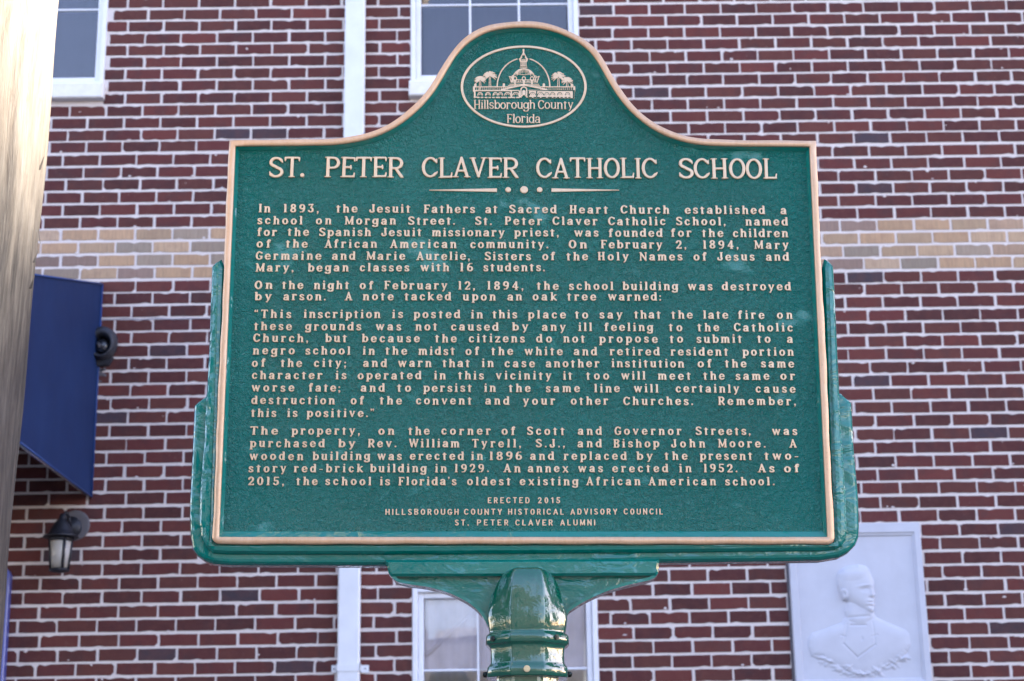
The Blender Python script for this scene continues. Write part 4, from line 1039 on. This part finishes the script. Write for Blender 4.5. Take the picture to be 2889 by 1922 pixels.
mb = MB(); mb.loft([r3(RO, .0040), r3(lerp(RO, RI, .03), .0010), r3(lerp(RO, RI, .12), -.0004), r3(lerp(RO, RI, .5), -.0008), r3(lerp(RO, RI, .88), -.0004), r3(lerp(RO, RI, .97), .0008), r3(RI, .0030)], 0, False, True)
mb.build('copper_border', M_COPPER, mk)
RB = offset(RI, .0001)
cxm = sum(p[0] for p in RI)/len(RI)
DEEP = .0120; CH = .0052
# chamfer: inner lip down to the field, scaled evenly so square corners stay square
PI_ = [p for i, p in enumerate(RI) if math.dist(p, RI[i-1]) > 1e-4]
PC = [(x, z+(.0062 if z < bl[1]+.05 else 0)) for x, z in offset(PI_, CH)]
mb = MB(); mb.loft([r3(PI_, .0030), r3(PI_, .0036), r3(lerp(PI_, PC, .9), DEEP-.0012), r3(PC, DEEP)], 0, False, False)
mb.build('inner_chamfer', M_GREEN, mk)
mb = MB(); slab(mb, PC, [(-.001, DEEP), (-.001, DEEP+.012)]); mb.build('stippled_field', M_GSTIP, mk)
mb = MB(); mb.loft([r3(RO, .0041), r3(offset(RO, .0010), .0060), r3(offset(RO, .0010), .040)], 0, False, False)
slab(mb, offset(RO, .0012), [(0, .039), (0, .042)]); mb.build('plate_edge', M_GREEN, mk)

# green casting that cradles the plate
Mo = [(510, 598), (497, 606), (488, 615), (485, 700), (482, 800), (476, 905), (474, 914), (470, 1020), (464, 1085), (460, 1150), (459, 1200), (463, 1235), (474, 1260), (491, 1274), (520, 1276.5), (700, 1277), (880, 1277), (1050, 1276), (1214, 1275), (1500, 1273), (1760, 1270), (1890, 1269), (1922, 1266), (1938, 1258), (1947, 1244), (1949, 1225), (1947, 1150), (1943, 1085), (1937, 1000), (1932, 906), (1927, 800), (1921, 670), (1917.5, 614), (1908, 604), (1897, 597), (1891, 620), (1912, 1245), (498, 1245), (520, 620)]
Oo = [(500, 915), (474, 914), (457, 927), (448, 935), (445, 1000), (441, 1085), (437, 1160), (437, 1200), (439, 1235), (444, 1265), (455, 1281), (470, 1291), (491, 1298), (530, 1301.5), (700, 1302), (890, 1303), (1214, 1303), (1516, 1296), (1795, 1292.6), (1886, 1291), (1931, 1283.6), (1951, 1273.5), (1968, 1256), (1975.6, 1238), (1977, 1215), (1975, 1142), (1970, 1085), (1965, 1031), (1962, 970), (1959.8, 929), (1950, 920), (1934, 906), (1905, 906), (1900, 950), (1912, 1248), (498, 1248), (506, 950)]
mb = MB(); slab(mb, sul(Mo, .018), [(.011, .007), (.005, .0085), (.0015, .013), (0, .018), (0, .034)]); mb.build('inner_cradle', M_GREEN, mk)
mb = MB(); slab(mb, sul(Oo, .032), [(.009, .0205), (.005, .0215), (.002, .025), (0, .032), (0, .056), (.004, .060)]); mb.build('outer_cradle', M_GREEN, mk)
# bracket under the plate
bar = [(886, 1290), (891, 1304), (894, 1319), (900, 1327), (1511, 1325), (1515, 1318), (1517, 1296), (1517, 1288)]
mb = MB(); slab(mb, sul(bar, .012), [(.004, .008), (0, .012), (0, .046)]); mb.build('bracket_bar', M_GREEN, mk)
webL = [(907, 1335), (917, 1341), (942, 1346), (984, 1351), (1026, 1362), (1058, 1376), (1088, 1394), (1108, 1414), (1125, 1445)]
webR = [(1300, 1445), (1306, 1411), (1318, 1402), (1342.6, 1386), (1391, 1363), (1430, 1351), (1463.6, 1343), (1505, 1334)]
webO = [(897, 1322)]+webL+webR+[(1516, 1320)]
mb = MB(); slab(mb, sul(webO, .026), [(.001, .026), (.001, .044)]); mb.build('bracket_web', M_GREEN, mk)
def rim(P, name):
    Q = smooth_path(sul(P, .014), 2); n = len(Q); up = []
    for i in range(n):
        a, c_ = Q[max(0, i-1)], Q[min(n-1, i+1)]; t = Vector((c_[0]-a[0], c_[1]-a[1])).normalized(); nn = Vector((-t.y, t.x))
        if nn.y < 0: nn = -nn
        up.append((Q[i][0]+nn.x*.0055, Q[i][1]+nn.y*.0055))
    m_ = MB(); m_.loft([[(q_[0], .012, q_[1]) for q_ in Q], [(q_[0], .052, q_[1]) for q_ in Q], [(q_[0], .052, q_[1]) for q_ in up], [(q_[0], .012, q_[1]) for q_ in up], [(q_[0], .012, q_[1]) for q_ in Q]], 0, False, False, closed=False)
    m_.build(name, M_GREEN, mk)
rim([(897, 1322)]+webL, 'bracket_rim'); rim(webR+[(1515, 1320)], 'bracket_rim')
# hub and post: octagonal with softened arrises
hcx = su(1214, 1450)[0]; HY = .030
hubp = [(319, 70, 60, .12), (322, 125, 105, .30), (332, 168, 118, .46), (352, 205, 130, .62), (385, 243, 138, .75), (430, 275, 142, .84), (480, 303, 146, .90), (540, 330, 150, .95), (610, 352, 154, .99), (680, 370, 157, 1.0), (740, 380, 158, 1.01), (800, 386, 158, 1.02),
 (870, 376, 157, 1.01), (915, 370, 155, 1.0), (930, 364, 152, .985), (942, 374, 156, 1.01), (955, 390, 162, 1.05), (970, 398, 165, 1.07), (1035, 400, 166, 1.075), (1046, 390, 162, 1.05), (1058, 372, 155, 1.0), (1075, 360, 150, .97), (1100, 354, 148, .955), (1225, 352, 148, .95), (1240, 362, 151, .975), (1255, 376, 157, 1.01), (1270, 384, 160, 1.035), (1352, 390, 162, 1.05), (1364, 380, 158, 1.02)]
def oring(ax, fw, fy, z):
    ax, fw, ay = ax*SCL, fw*SCL, fy*372*SCL; sy = ay*(.42+.25*max(0, 1-fy))
    P = [(fw, -ay), (ax, -sy), (ax, sy), (fw, ay), (-fw, ay), (-ax, sy), (-ax, -sy), (-fw, -ay)]
    for w_ in (.07, .25, .25):
        P = [q_ for i in range(len(P)) for q_ in ((P[i][0]*(1-w_)+P[i-1][0]*w_, P[i][1]*(1-w_)+P[i-1][1]*w_), (P[i][0]*(1-w_)+P[(i+1) % len(P)][0]*w_, P[i][1]*(1-w_)+P[(i+1) % len(P)][1]*w_))]
    return [(hcx+x, HY+y-.042*max(0, 1-fy), z) for x, y in P]
def octo(ap, z, lim=.985, dy=0.0):
    pts = []
    for i in range(64):
        a = 2*math.pi*i/64+.0001; rr_ = min(ap/math.cos(((math.degrees(a)+22.5+90) % 45-22.5)*math.pi/180), ap/math.cos(R_(22.5))*lim); pts.append((hcx+rr_*math.cos(a), HY+dy+rr_*math.sin(a), z))
    return pts
def hz(cy_): return su((1488)/K, (1500+cy_/3.367)/K, -.04)[1]
SCL = .604e-3/3.367*.985
mb = MB(); rg = [oring(a, b_, c_, hz(cy_)) for cy_, a, b_, c_ in hubp]
zp0 = hz(1364)
mb.loft(rg, 0, True, True); mb.build('hub', M_GPOST, mk)
mb = MB(); mb.loft([octo(296*SCL, z) for z in (zp0+.02, zp0-.4, 1.0, 0.0)], 0, True, False); mb.build('post', M_GPOST, mk)
def screw(px, py, r, mt, side=0):
    x, z = su(px, py, -.05); q = MB()
    if side: x = hcx+side*(388*SCL); q.tube((x-side*.002, HY, z), (x+side*.006, HY, z), r, r*.9, 12); q.tube((x+side*.006, HY, z), (x+side*.007, HY, z), r*.5, r*.5, 6)
    else:
        dx = x-hcx; yy = HY-397*SCL+max(0, abs(dx)-396*SCL*.414)
        n_ = Vector((0, -1, 0)) if abs(dx) < .02 else Vector((math.copysign(.7071, dx), -.7071, 0)); c_ = Vector((x, yy, z))
        q.tube(c_-n_*.004, c_+n_*.0035, r, r*.92, 14); q.tube(c_+n_*.0035, c_+n_*.0042, r*.55, r*.5, 6)
    q.build('screw', mt, mk)
screw(1213, 1538, .0058, M_BRASS); screw((1200+645/3.367)/K, (1500+995/3.367)/K, .0050, M_SCREW); screw((1200+1245/3.367)/K, (1500+985/3.367)/K, .0050, M_SCREW)
screw(1113, 1543, .0052, M_SCREW, -1); screw(1305, 1542, .0052, M_SCREW, 1)

# ------------------------------------------------------------------ lettering
LETY = DEEP+.0006
CR_ = {'L1': (600, 400), 'R1': (1450, 400), 'L2': (600, 840), 'R2': (1450, 840), 'L3': (600, 1180), 'R3': (1450, 1180), 'S': (1300, 90)}
def cp(crop, x, y):
    sc = 5.2275 if crop == 'S' else 2.6189; o = CR_[crop]; return su((o[0]+x/sc)/K, (o[1]+y/sc)/K, DEEP-.002)
_jit = random.Random(21)
def put_word(text, xa, xb, z0, slope, cap, st, parent, name, split=False, rise=1.0):
    """set a word so that its ink runs from xa to xb along the baseline"""
    g_ = [glyph_mesh(c_, st) for c_ in text]; tot = sum(q_[2] for q_ in g_)*cap
    gap = (xb-xa-tot)/max(1, len(text)-1); k = 1.0
    if len(text) == 1: k = 1.0; xa = (xa+xb-tot)/2
    elif gap < .02*cap: k = (xb-xa-.03*cap*(len(text)-1))/tot; gap = .03*cap
    elif gap > .42*cap: k = min(1.2, (xb-xa-.40*cap*(len(text)-1))/tot); gap = (xb-xa-tot*k)/(len(text)-1)
    x = xa; mb = MB()
    for c_, (v, f, w_) in zip(text, g_):
        dz = _jit.gauss(0, .010)*cap; a_ = _jit.gauss(0, .008)
        px_ = x+v[:, 0]*cap*k-a_*v[:, 2]*cap; pz_ = z0+(x-xa)*slope+v[:, 2]*cap+dz+a_*v[:, 0]*cap; py_ = LETY+v[:, 1]*cap*rise
        if split: mb = MB()
        mb.add(np.stack([px_, py_, pz_], 1).tolist(), f, 0, False)
        if split: mb.build('letter', M_LETTER, parent)
        x += w_*cap*k+gap
    if not split: mb.build(name, M_LETTER, parent)
TXT = [
 ('body', 522, 536, 'L1', 'R1', [('In', 'L', 340, 'L', 427), ('1893,', 'L', 525, 'L', 783), ('the', 'L', 912, 'L', 1070), ('Jesuit', 'L', 1158, 'L', 1462), ('Fathers', 'L', 1560, 'L', 1938), ('at', 'L', 2015, 'L', 2105), ('Sacred', 'L', 2192, 'R', 316), ('Heart', 'R', 410, 'R', 695), ('Church', 'R', 790, 'R', 1148), ('established', 'R', 1262, 'R', 1855), ('a', 'R', 1968, 'R', 2015)]),
 ('body', 611, 620, 'L1', 'R1', [('school', 'L', 330, 'L', 665), ('on', 'L', 763, 'L', 878), ('Morgan', 'L', 978, 'L', 1355), ('Street.', 'L', 1445, 'L', 1790), ('St.', 'L', 1940, 'L', 2062), ('Peter', 'L', 2158, 'R', 208), ('Claver', 'R', 287, 'R', 618), ('Catholic', 'R', 698, 'R', 1120), ('School,', 'R', 1198, 'R', 1562), ('named', 'R', 1710, 'R', 2024)]),
 ('body', 696, 706, 'L1', 'R1', [('for', 'L', 330, 'L', 475), ('the', 'L', 553, 'L', 712), ('Spanish', 'L', 787, 'L', 1170), ('Jesuit', 'L', 1247, 'L', 1545), ('missionary', 'L', 1620, 'L', 2158), ('priest,', 'L', 2228, 'R', 330), ('was', 'R', 445, 'R', 625), ('founded', 'R', 700, 'R', 1098), ('for', 'R', 1160, 'R', 1312), ('the', 'R', 1388, 'R', 1547), ('children', 'R', 1617, 'R', 2025)]),
 ('body', 783, 792, 'L1', 'R1', [('of', 'L', 325, 'L', 430), ('the', 'L', 540, 'L', 702), ('African', 'L', 828, 'L', 1215), ('American', 'L', 1312, 'L', 1802), ('community.', 'L', 1903, 'R', 253), ('On', 'R', 405, 'R', 540), ('February', 'R', 642, 'R', 1097), ('2,', 'R', 1197, 'R', 1272), ('1894,', 'R', 1397, 'R', 1658), ('Mary', 'R', 1777, 'R', 2030)]),
 ('body', 872, 880, 'L1', 'R1', [('Germaine', 'L', 320, 'L', 803), ('and', 'L', 882, 'L', 1055), ('Marie', 'L', 1138, 'L', 1423), ('Aurelie,', 'L', 1507, 'L', 1900), ('Sisters', 'L', 2010, 'R', 125), ('of', 'R', 210, 'R', 305), ('the', 'R', 387, 'R', 547), ('Holy', 'R', 620, 'R', 848), ('Names', 'R', 928, 'R', 1245), ('of', 'R', 1327, 'R', 1425), ('Jesus', 'R', 1503, 'R', 1778), ('and', 'R', 1862, 'R', 2032)]),
 ('body', 960, 955, 'L1', 'R1', [('Mary,', 'L', 320, 'L', 597), ('began', 'L', 703, 'L', 1005), ('classes', 'L', 1087, 'L', 1453), ('with', 'L', 1535, 'L', 1748), ('16', 'L', 1828, 'L', 1923), ('students.', 'L', 2000, 'R', 228)]),
 ('body', 1088, 1100, 'L1', 'R1', [('On', 'L', 310, 'L', 443), ('the', 'L', 512, 'L', 670), ('night', 'L', 748, 'L', 1008), ('of', 'L', 1087, 'L', 1187), ('February', 'L', 1268, 'L', 1735), ('12,', 'L', 1815, 'L', 1937), ('1894,', 'L', 2030, 'L', 2295), ('the', 'R', 168, 'R', 330), ('school', 'R', 407, 'R', 735), ('building', 'R', 802, 'R', 1212), ('was', 'R', 1285, 'R', 1467), ('destroyed', 'R', 1537, 'R', 2047)]),
 ('body', 1172, 1175, 'L1', 'R1', [('by', 'L', 310, 'L', 437), ('arson.', 'L', 523, 'L', 835), ('A', 'L', 973, 'L', 1035), ('note', 'L', 1110, 'L', 1337), ('tacked', 'L', 1417, 'L', 1762), ('upon', 'L', 1847, 'L', 2092), ('an', 'L', 2178, 'R', 60), ('oak', 'R', 138, 'R', 318), ('tree', 'R', 392, 'R', 607), ('warned:', 'R', 695, 'R', 1087)]),
 ('body', 150, 157, 'L2', 'R2', [('\u201cThis', 'L', 307, 'L', 580), ('inscription', 'L', 672, 'L', 1240), ('is', 'L', 1325, 'L', 1407), ('posted', 'L', 1485, 'L', 1830), ('in', 'L', 1908, 'L', 1997), ('this', 'L', 2067, 'L', 2250), ('place', 'R', 103, 'R', 383), ('to', 'R', 450, 'R', 547), ('say', 'R', 632, 'R', 802), ('that', 'R', 887, 'R', 1085), ('the', 'R', 1162, 'R', 1320), ('late', 'R', 1397, 'R', 1583), ('fire', 'R', 1655, 'R', 1850), ('on', 'R', 1943, 'R', 2058)]),
 ('body', 240, 250, 'L2', 'R2', [('these', 'L', 305, 'L', 585), ('grounds', 'L', 685, 'L', 1098), ('was', 'L', 1205, 'L', 1393), ('not', 'L', 1498, 'L', 1660), ('caused', 'L', 1762, 'L', 2113), ('by', 'L', 2212, 'R', 107), ('any', 'R', 207, 'R', 383), ('ill', 'R', 475, 'R', 578), ('feeling', 'R', 668, 'R', 1028), ('to', 'R', 1143, 'R', 1243), ('the', 'R', 1355, 'R', 1517), ('Catholic', 'R', 1627, 'R', 2060)]),
 ('body', 328, 335, 'L2', 'R2', [('Church,', 'L', 303, 'L', 705), ('but', 'L', 832, 'L', 992), ('because', 'L', 1102, 'L', 1530), ('the', 'L', 1642, 'L', 1803), ('citizens', 'L', 1892, 'R', 80), ('do', 'R', 165, 'R', 280), ('not', 'R', 365, 'R', 525), ('propose', 'R', 630, 'R', 1062), ('to', 'R', 1150, 'R', 1248), ('submit', 'R', 1348, 'R', 1685), ('to', 'R', 1797, 'R', 1895), ('a', 'R', 2013, 'R', 2065)]),
 ('body', 420, 430, 'L2', 'R2', [('negro', 'L', 297, 'L', 605), ('school', 'L', 685, 'L', 1018), ('in', 'L', 1108, 'L', 1198), ('the', 'L', 1275, 'L', 1437), ('midst', 'L', 1520, 'L', 1790), ('of', 'L', 1868, 'L', 1970), ('the', 'L', 2057, 'L', 2220), ('white', 'R', 78, 'R', 360), ('and', 'R', 442, 'R', 615), ('retired', 'R', 707, 'R', 1077), ('resident', 'R', 1157, 'R', 1583), ('portion', 'R', 1688, 'R', 2067)]),
 ('body', 512, 517, 'L2', 'R2', [('of', 'L', 290, 'L', 390), ('the', 'L', 502, 'L', 660), ('city;', 'L', 748, 'L', 985), ('and', 'L', 1112, 'L', 1288), ('warn', 'L', 1370, 'L', 1617), ('that', 'L', 1697, 'L', 1900), ('in', 'L', 1987, 'L', 2077), ('case', 'L', 2157, 'R', 155), ('another', 'R', 235, 'R', 632), ('institution', 'R', 720, 'R', 1257), ('of', 'R', 1357, 'R', 1462), ('the', 'R', 1558, 'R', 1718), ('same', 'R', 1825, 'R', 2070)]),
 ('body', 602, 608, 'L2', 'R2', [('character', 'L', 290, 'L', 810), ('is', 'L', 907, 'L', 988), ('operated', 'L', 1072, 'L', 1543), ('in', 'L', 1635, 'L', 1722), ('this', 'L', 1813, 'L', 2003), ('vicinity', 'L', 2092, 'R', 278), ('it', 'R', 362, 'R', 432), ('too', 'R', 532, 'R', 702), ('will', 'R', 792, 'R', 972), ('meet', 'R', 1063, 'R', 1307), ('the', 'R', 1398, 'R', 1557), ('same', 'R', 1637, 'R', 1887), ('or', 'R', 1968, 'R', 2077)]),
 ('body', 693, 703, 'L2', 'R2', [('worse', 'L', 288, 'L', 603), ('fate;', 'L', 710, 'L', 942), ('and', 'L', 1095, 'L', 1272), ('to', 'L', 1362, 'L', 1465), ('persist', 'L', 1557, 'L', 1915), ('in', 'L', 2005, 'L', 2092), ('the', 'L', 2187, 'R', 123), ('same', 'R', 235, 'R', 487), ('line', 'R', 592, 'R', 782), ('will', 'R', 885, 'R', 1068), ('certainly', 'R', 1195, 'R', 1665), ('cause', 'R', 1785, 'R', 2080)]),
 ('body', 787, 795, 'L2', 'R2', [('destruction', 'L', 287, 'L', 903), ('of', 'L', 1020, 'L', 1118), ('the', 'L', 1233, 'L', 1398), ('convent', 'L', 1502, 'L', 1915), ('and', 'L', 2015, 'L', 2193), ('your', 'R', 67, 'R', 305), ('other', 'R', 420, 'R', 697), ('Churches.', 'R', 810, 'R', 1323), ('Remember,', 'R', 1508, 'R', 2082)]),
 ('body', 882, 885, 'L2', 'R2', [('this', 'L', 283, 'L', 470), ('is', 'L', 550, 'L', 627), ('positive.\u201d', 'L', 695, 'L', 1193)]),
 ('body', 122, 125, 'L3', 'R3', [('The', 'L', 277, 'L', 482), ('property,', 'L', 583, 'L', 1087), ('on', 'L', 1225, 'L', 1342), ('the', 'L', 1445, 'L', 1603), ('corner', 'L', 1690, 'L', 2055), ('of', 'L', 2135, 'L', 2237), ('Scott', 'R', 97, 'R', 375), ('and', 'R', 472, 'R', 650), ('Governor', 'R', 745, 'R', 1238), ('Streets,', 'R', 1343, 'R', 1747), ('was', 'R', 1907, 'R', 2093)]),
 ('body', 215, 217, 'L3', 'R3', [('purchased', 'L', 275, 'L', 828), ('by', 'L', 927, 'L', 1055), ('Rev.', 'L', 1147, 'L', 1357), ('William', 'L', 1450, 'L', 1823), ('Tyrell,', 'L', 1917, 'L', 2277), ('S.J.,', 'R', 162, 'R', 375), ('and', 'R', 470, 'R', 650), ('Bishop', 'R', 735, 'R', 1072), ('John', 'R', 1162, 'R', 1413), ('Moore.', 'R', 1510, 'R', 1858), ('A', 'R', 2028, 'R', 2095)]),
 ('body', 310, 308, 'L3', 'R3', [('wooden', 'L', 273, 'L', 670), ('building', 'L', 738, 'L', 1163), ('was', 'L', 1217, 'L', 1397), ('erected', 'L', 1457, 'L', 1857), ('in', 'L', 1908, 'L', 1997), ('1896', 'L', 2045, 'L', 2285), ('and', 'R', 120, 'R', 297), ('replaced', 'R', 367, 'R', 833), ('by', 'R', 905, 'R', 1027), ('the', 'R', 1113, 'R', 1282), ('present', 'R', 1373, 'R', 1762), ('two-', 'R', 1850, 'R', 2102)]),
 ('body', 400, 400, 'L3', 'R3', [('story', 'L', 265, 'L', 545), ('red-brick', 'L', 600, 'L', 1112), ('building', 'L', 1163, 'L', 1580), ('in', 'L', 1642, 'L', 1730), ('1929.', 'L', 1788, 'L', 2040), ('An', 'L', 2150, 'L', 2275), ('annex', 'R', 103, 'R', 403), ('was', 'R', 473, 'R', 657), ('erected', 'R', 727, 'R', 1140), ('in', 'R', 1220, 'R', 1312), ('1952.', 'R', 1402, 'R', 1650), ('As', 'R', 1803, 'R', 1925), ('of', 'R', 1995, 'R', 2110)]),
 ('body', 495, 497, 'L3', 'R3', [('2015,', 'L', 262, 'L', 527), ('the', 'L', 617, 'L', 775), ('school', 'L', 832, 'L', 1173), ('is', 'L', 1235, 'L', 1310), ("Florida's", 'L', 1372, 'L', 1802), ('oldest', 'L', 1880, 'L', 2202), ('existing', 'R', 43, 'R', 475), ('African', 'R', 535, 'R', 935), ('American', 'R', 995, 'R', 1493), ('school.', 'R', 1560, 'R', 1925)]),
 ('foot', 628, 628, 'L3', 'R3', [('ERECTED', 'L', 2033, 'R', 115), ('2015', 'R', 177, 'R', 340)]),
 ('foot', 716, 710, 'L3', 'R3', [('HILLSBOROUGH', 'L', 1277, 'L', 1817), ('COUNTY', 'L', 1858, 'L', 2137), ('HISTORICAL', 'L', 2183, 'R', 368), ('ADVISORY', 'R', 417, 'R', 763), ('COUNCIL', 'R', 812, 'R', 1100)]),
 ('foot', 794, 791, 'L3', 'R3', [('ST.', 'L', 1790, 'L', 1893), ('PETER', 'L', 1953, 'L', 2185), ('CLAVER', 'L', 2237, 'R', 287), ('ALUMNI', 'R', 342, 'R', 600)]),
 ('title', 262, 275, 'L1', 'R1', [('ST.', 'L', 415, 'L', 678), ('PETER', 'L', 825, 'L', 1412), ('CLAVER', 'L', 1548, 'L', 2262), ('CATHOLIC', 'R', 167, 'R', 1062), ('SCHOOL', 'R', 1217, 'R', 1942)]),
]
CAP = {'body': 62, 'foot': 44, 'title': 150}
for st, yl, yr, cl, crr, words in TXT:
    line = child_empty('title_line' if st == 'title' else 'inscription_line', mk)
    Lx, Rx = 300, 2100
    a = cp(cl, Lx, yl); c_ = cp(crr, Rx-150, yr)
    cap = (cp(cl, Lx, yl-CAP[st])[1]-a[1]); slope = (c_[1]-a[1])/(c_[0]-a[0])
    for text, s0, x0, s1, x1 in words:
        xa = cp(cl if s0 == 'L' else crr, x0, (yl+yr)/2-30)[0]; xb = cp(cl if s1 == 'L' else crr, x1, (yl+yr)/2-30)[0]
        put_word(text, xa, xb, a[1]+(xa-a[0])*slope, slope, cap, st, line, 'raised_word', split=(st == 'title'), rise=.62 if st == 'title' else 1.15)
# rule with dots under the title
def raised(loops, name, parent, h_=.0022, bev=.0008, y=LETY):
    v, f = loops_to_mesh(loops, h_, bev); mb = MB(); mb.add([(p[0], y+p[1], p[2]) for p in v.tolist()], f); return mb.build(name, M_LETTER, parent)
orn = child_empty('divider_ornament', mk)
def bar_(crop, x0, x1, y, w0, w1):
    P = [cp(crop, x0, y-w0/2), cp(crop, x1, y-w1/2), cp(crop, x1, y+w1/2), cp(crop, x0, y+w0/2)]; raised([P], 'tapered_bar', orn)
bar_('L1', 1600, 2100, 357, 7, 28); bar_('R1', 277, 777, 357, 28, 7)
for crop, x, r in (('L1', 2183, 21), ('L1', 2301, 29), ('R1', 190, 21)):
    c_ = cp(crop, x, 354); e_ = cp(crop, x+r, 354)[0]-c_[0]; raised([[(c_[0]+e_*math.cos(t), c_[1]+e_*math.sin(t)) for t in [2*math.pi*i/24 for i in range(24)]]], 'dot', orn, .0028, .0012)

# ------------------------------------------------------------------ oval county emblem
emb = child_empty('oval_emblem', mk)
mk_ell = lambda rx, ry, n=96: [cp('S', 928+rx*math.cos(2*math.pi*i/n), 807+ry*math.sin(2*math.pi*i/n)) for i in range(n)]
raised([mk_ell(930, 608), mk_ell(893, 574)], 'oval_ring', emb, .0025, .0008)
o0 = cp('S', 0, 1135); e1 = cp('S', 1000, 1135); U_ = (e1[0]-o0[0])/1000
for text, x0, x1, yb in (('Hillsborough', 192, 1100, 1135), ('County', 1142, 1665, 1135), ('Florida', 680, 1175, 1342)):
    a = cp('S', x0, yb); c_ = cp('S', x1, yb); cap = cp('S', x0, yb-132)[1]-a[1]
    put_word(text, a[0], c_[0], a[1], 0, cap, 'seal', emb, 'emblem_word', rise=.8)
caps = []                                       # the domed building and palms, in units of 1/1000 of the enlargement
def ln2(x0, y0, x1, y1, w0=12, w1=None): caps.append((x0, -y0, x1, -y1, w0, w0 if w1 is None else w1))
def arc2(cx_, cy_, rx, ry, a0, a1, w_=12, m_=20):
    pr = None
    for i in range(m_+1):
        a = R_(a0+(a1-a0)*i/m_); p = (cx_+rx*math.cos(a), cy_-ry*math.sin(a))
        if pr: ln2(pr[0], pr[1], p[0], p[1], w_)
        pr = p
arc2(925, 800, 388, 415, 0, 76, 17); arc2(925, 800, 388, 415, 104, 180, 17)
# finial, lantern
ln2(925, 262, 925, 300, 18, 24); ln2(925, 262, 925, 262, 30); ln2(925, 300, 880, 385, 14); ln2(925, 300, 970, 385, 14); ln2(925, 330, 925, 345, 10)
ln2(862, 395, 880, 435, 14); ln2(988, 395, 970, 435, 14); ln2(875, 395, 900, 370, 16); ln2(975, 395, 950, 370, 16)
for x in (888, 907, 925, 943, 962): ln2(x, 400, x, 500, 11)
ln2(882, 435, 968, 435, 11); ln2(880, 500, 970, 500, 12); ln2(875, 520, 978, 520, 12)
# dome
arc2(930, 745, 178, 205, 5, 175, 16)
for i in range(-5, 6): ln2(930+i*15, 540+abs(i)*3, 930+i*25, 600+abs(i)*7, 8)
ln2(850, 560, 830, 640, 10); ln2(1010, 560, 1030, 640, 10); arc2(930, 590, 125, 40, 200, 340, 9)
for x in (800, 930, 1050):
    arc2(x, 690, 24, 34, 0, 360, 13, 16); ln2(x, 720, x, 770, 24)
ln2(765, 705, 1100, 705, 9); ln2(750, 738, 1115, 738, 12); ln2(722, 770, 1150, 770, 12)
for x in (850, 880, 980, 1005, 1085, 770): ln2(x, 705, x, 738, 8)
ln2(712, 655, 745, 662, 12); ln2(720, 660, 745, 745, 12); ln2(1160, 655, 1125, 662, 12); ln2(1150, 660, 1125, 745, 12); ln2(760, 640, 745, 680, 10); ln2(1105, 640, 1120, 680, 10)
ln2(700, 790, 1160, 790, 12)
# long front
ln2(185, 808, 770, 808, 12); ln2(1080, 808, 1680, 808, 12); ln2(185, 865, 740, 865, 18); ln2(1130, 865, 1680, 865, 18)
for x in list(range(205, 700, 30))+list(range(1180, 1680, 30)): ln2(x, 815, x, 855, 7)
ln2(190, 808, 190, 870, 20); ln2(1678, 808, 1678, 870, 20); ln2(215, 775, 215, 800, 34); ln2(1640, 775, 1640, 800, 34); ln2(635, 772, 635, 800, 34); ln2(1225, 772, 1225, 800, 34)
ln2(600, 850, 930, 780, 20); ln2(1270, 850, 930, 780, 20); ln2(640, 862, 850, 862, 16); ln2(1010, 862, 1230, 862, 16)
ln2(205, 872, 205, 965, 24); ln2(1662, 872, 1662, 975, 24); ln2(195, 960, 270, 960, 14)
for i, x in enumerate((285, 400, 510, 585, 690, 810, 930, 1060, 1178, 1270, 1355, 1460, 1575)):
    if x == 930:
        arc2(x, 850, 42, 40, 0, 180, 18); ln2(888, 850, 888, 960, 16); ln2(972, 850, 972, 960, 16); ln2(x, 880, x, 905, 50); ln2(880, 960, 915, 925, 16); ln2(980, 960, 945, 925, 16)
    else:
        r_ = 44 if 640 < x < 1200 else 34
        arc2(x, 930, r_, 40, -5, 185, 13, 12); arc2(x, 930, r_*.5, 20, 0, 180, 9, 8); ln2(x-r_-6, 965, x-15, 965, 20); ln2(x+r_+6, 965, x+15, 965, 20)
for x in (745, 865, 1000, 1120): ln2(x, 870, x, 960, 20)
# palms
rpz = random.Random(2)
def palm(cx_, cy_, r, trunk):
    for a in range(-40, 221, 20):
        t = R_(a+rpz.uniform(-6, 6)); mx_, my_ = cx_+r*.6*math.cos(t), cy_-r*.6*math.sin(t)*.9; ex_, ey_ = cx_+r*math.cos(t), cy_-r*.72*math.sin(t)+r*.18
        ln2(cx_, cy_, mx_, my_, 10, 17); ln2(mx_, my_, ex_, ey_, 17, 8)
    for dx in (-8, 8): ln2(cx_+dx, cy_+20, cx_+dx*1.6, trunk, 9)
palm(430, 640, 105, 800); palm(285, 700, 85, 800); palm(1440, 650, 108, 800); palm(1570, 715, 85, 800)
k_ = 1/1000
caps2 = [(a*k_, b_*k_, c_*k_, d_*k_, e_*k_, f_*k_) for a, b_, c_, d_, e_, f_ in caps]
st_ = .0055
dd_ = field(caps2, .13, -1.02, int(1.64/st_), int(.82/st_), st_, .002)
lps = [simplify(l, .002) for l in contours(dd_, .13, -1.02, st_)]
def to_s(x, y): return cp('S', x*1000, -y*1000)
raised([[to_s(*p) for p in lp] for lp in lps if len(lp) > 3], 'domed_building', emb, .0018, .0003)
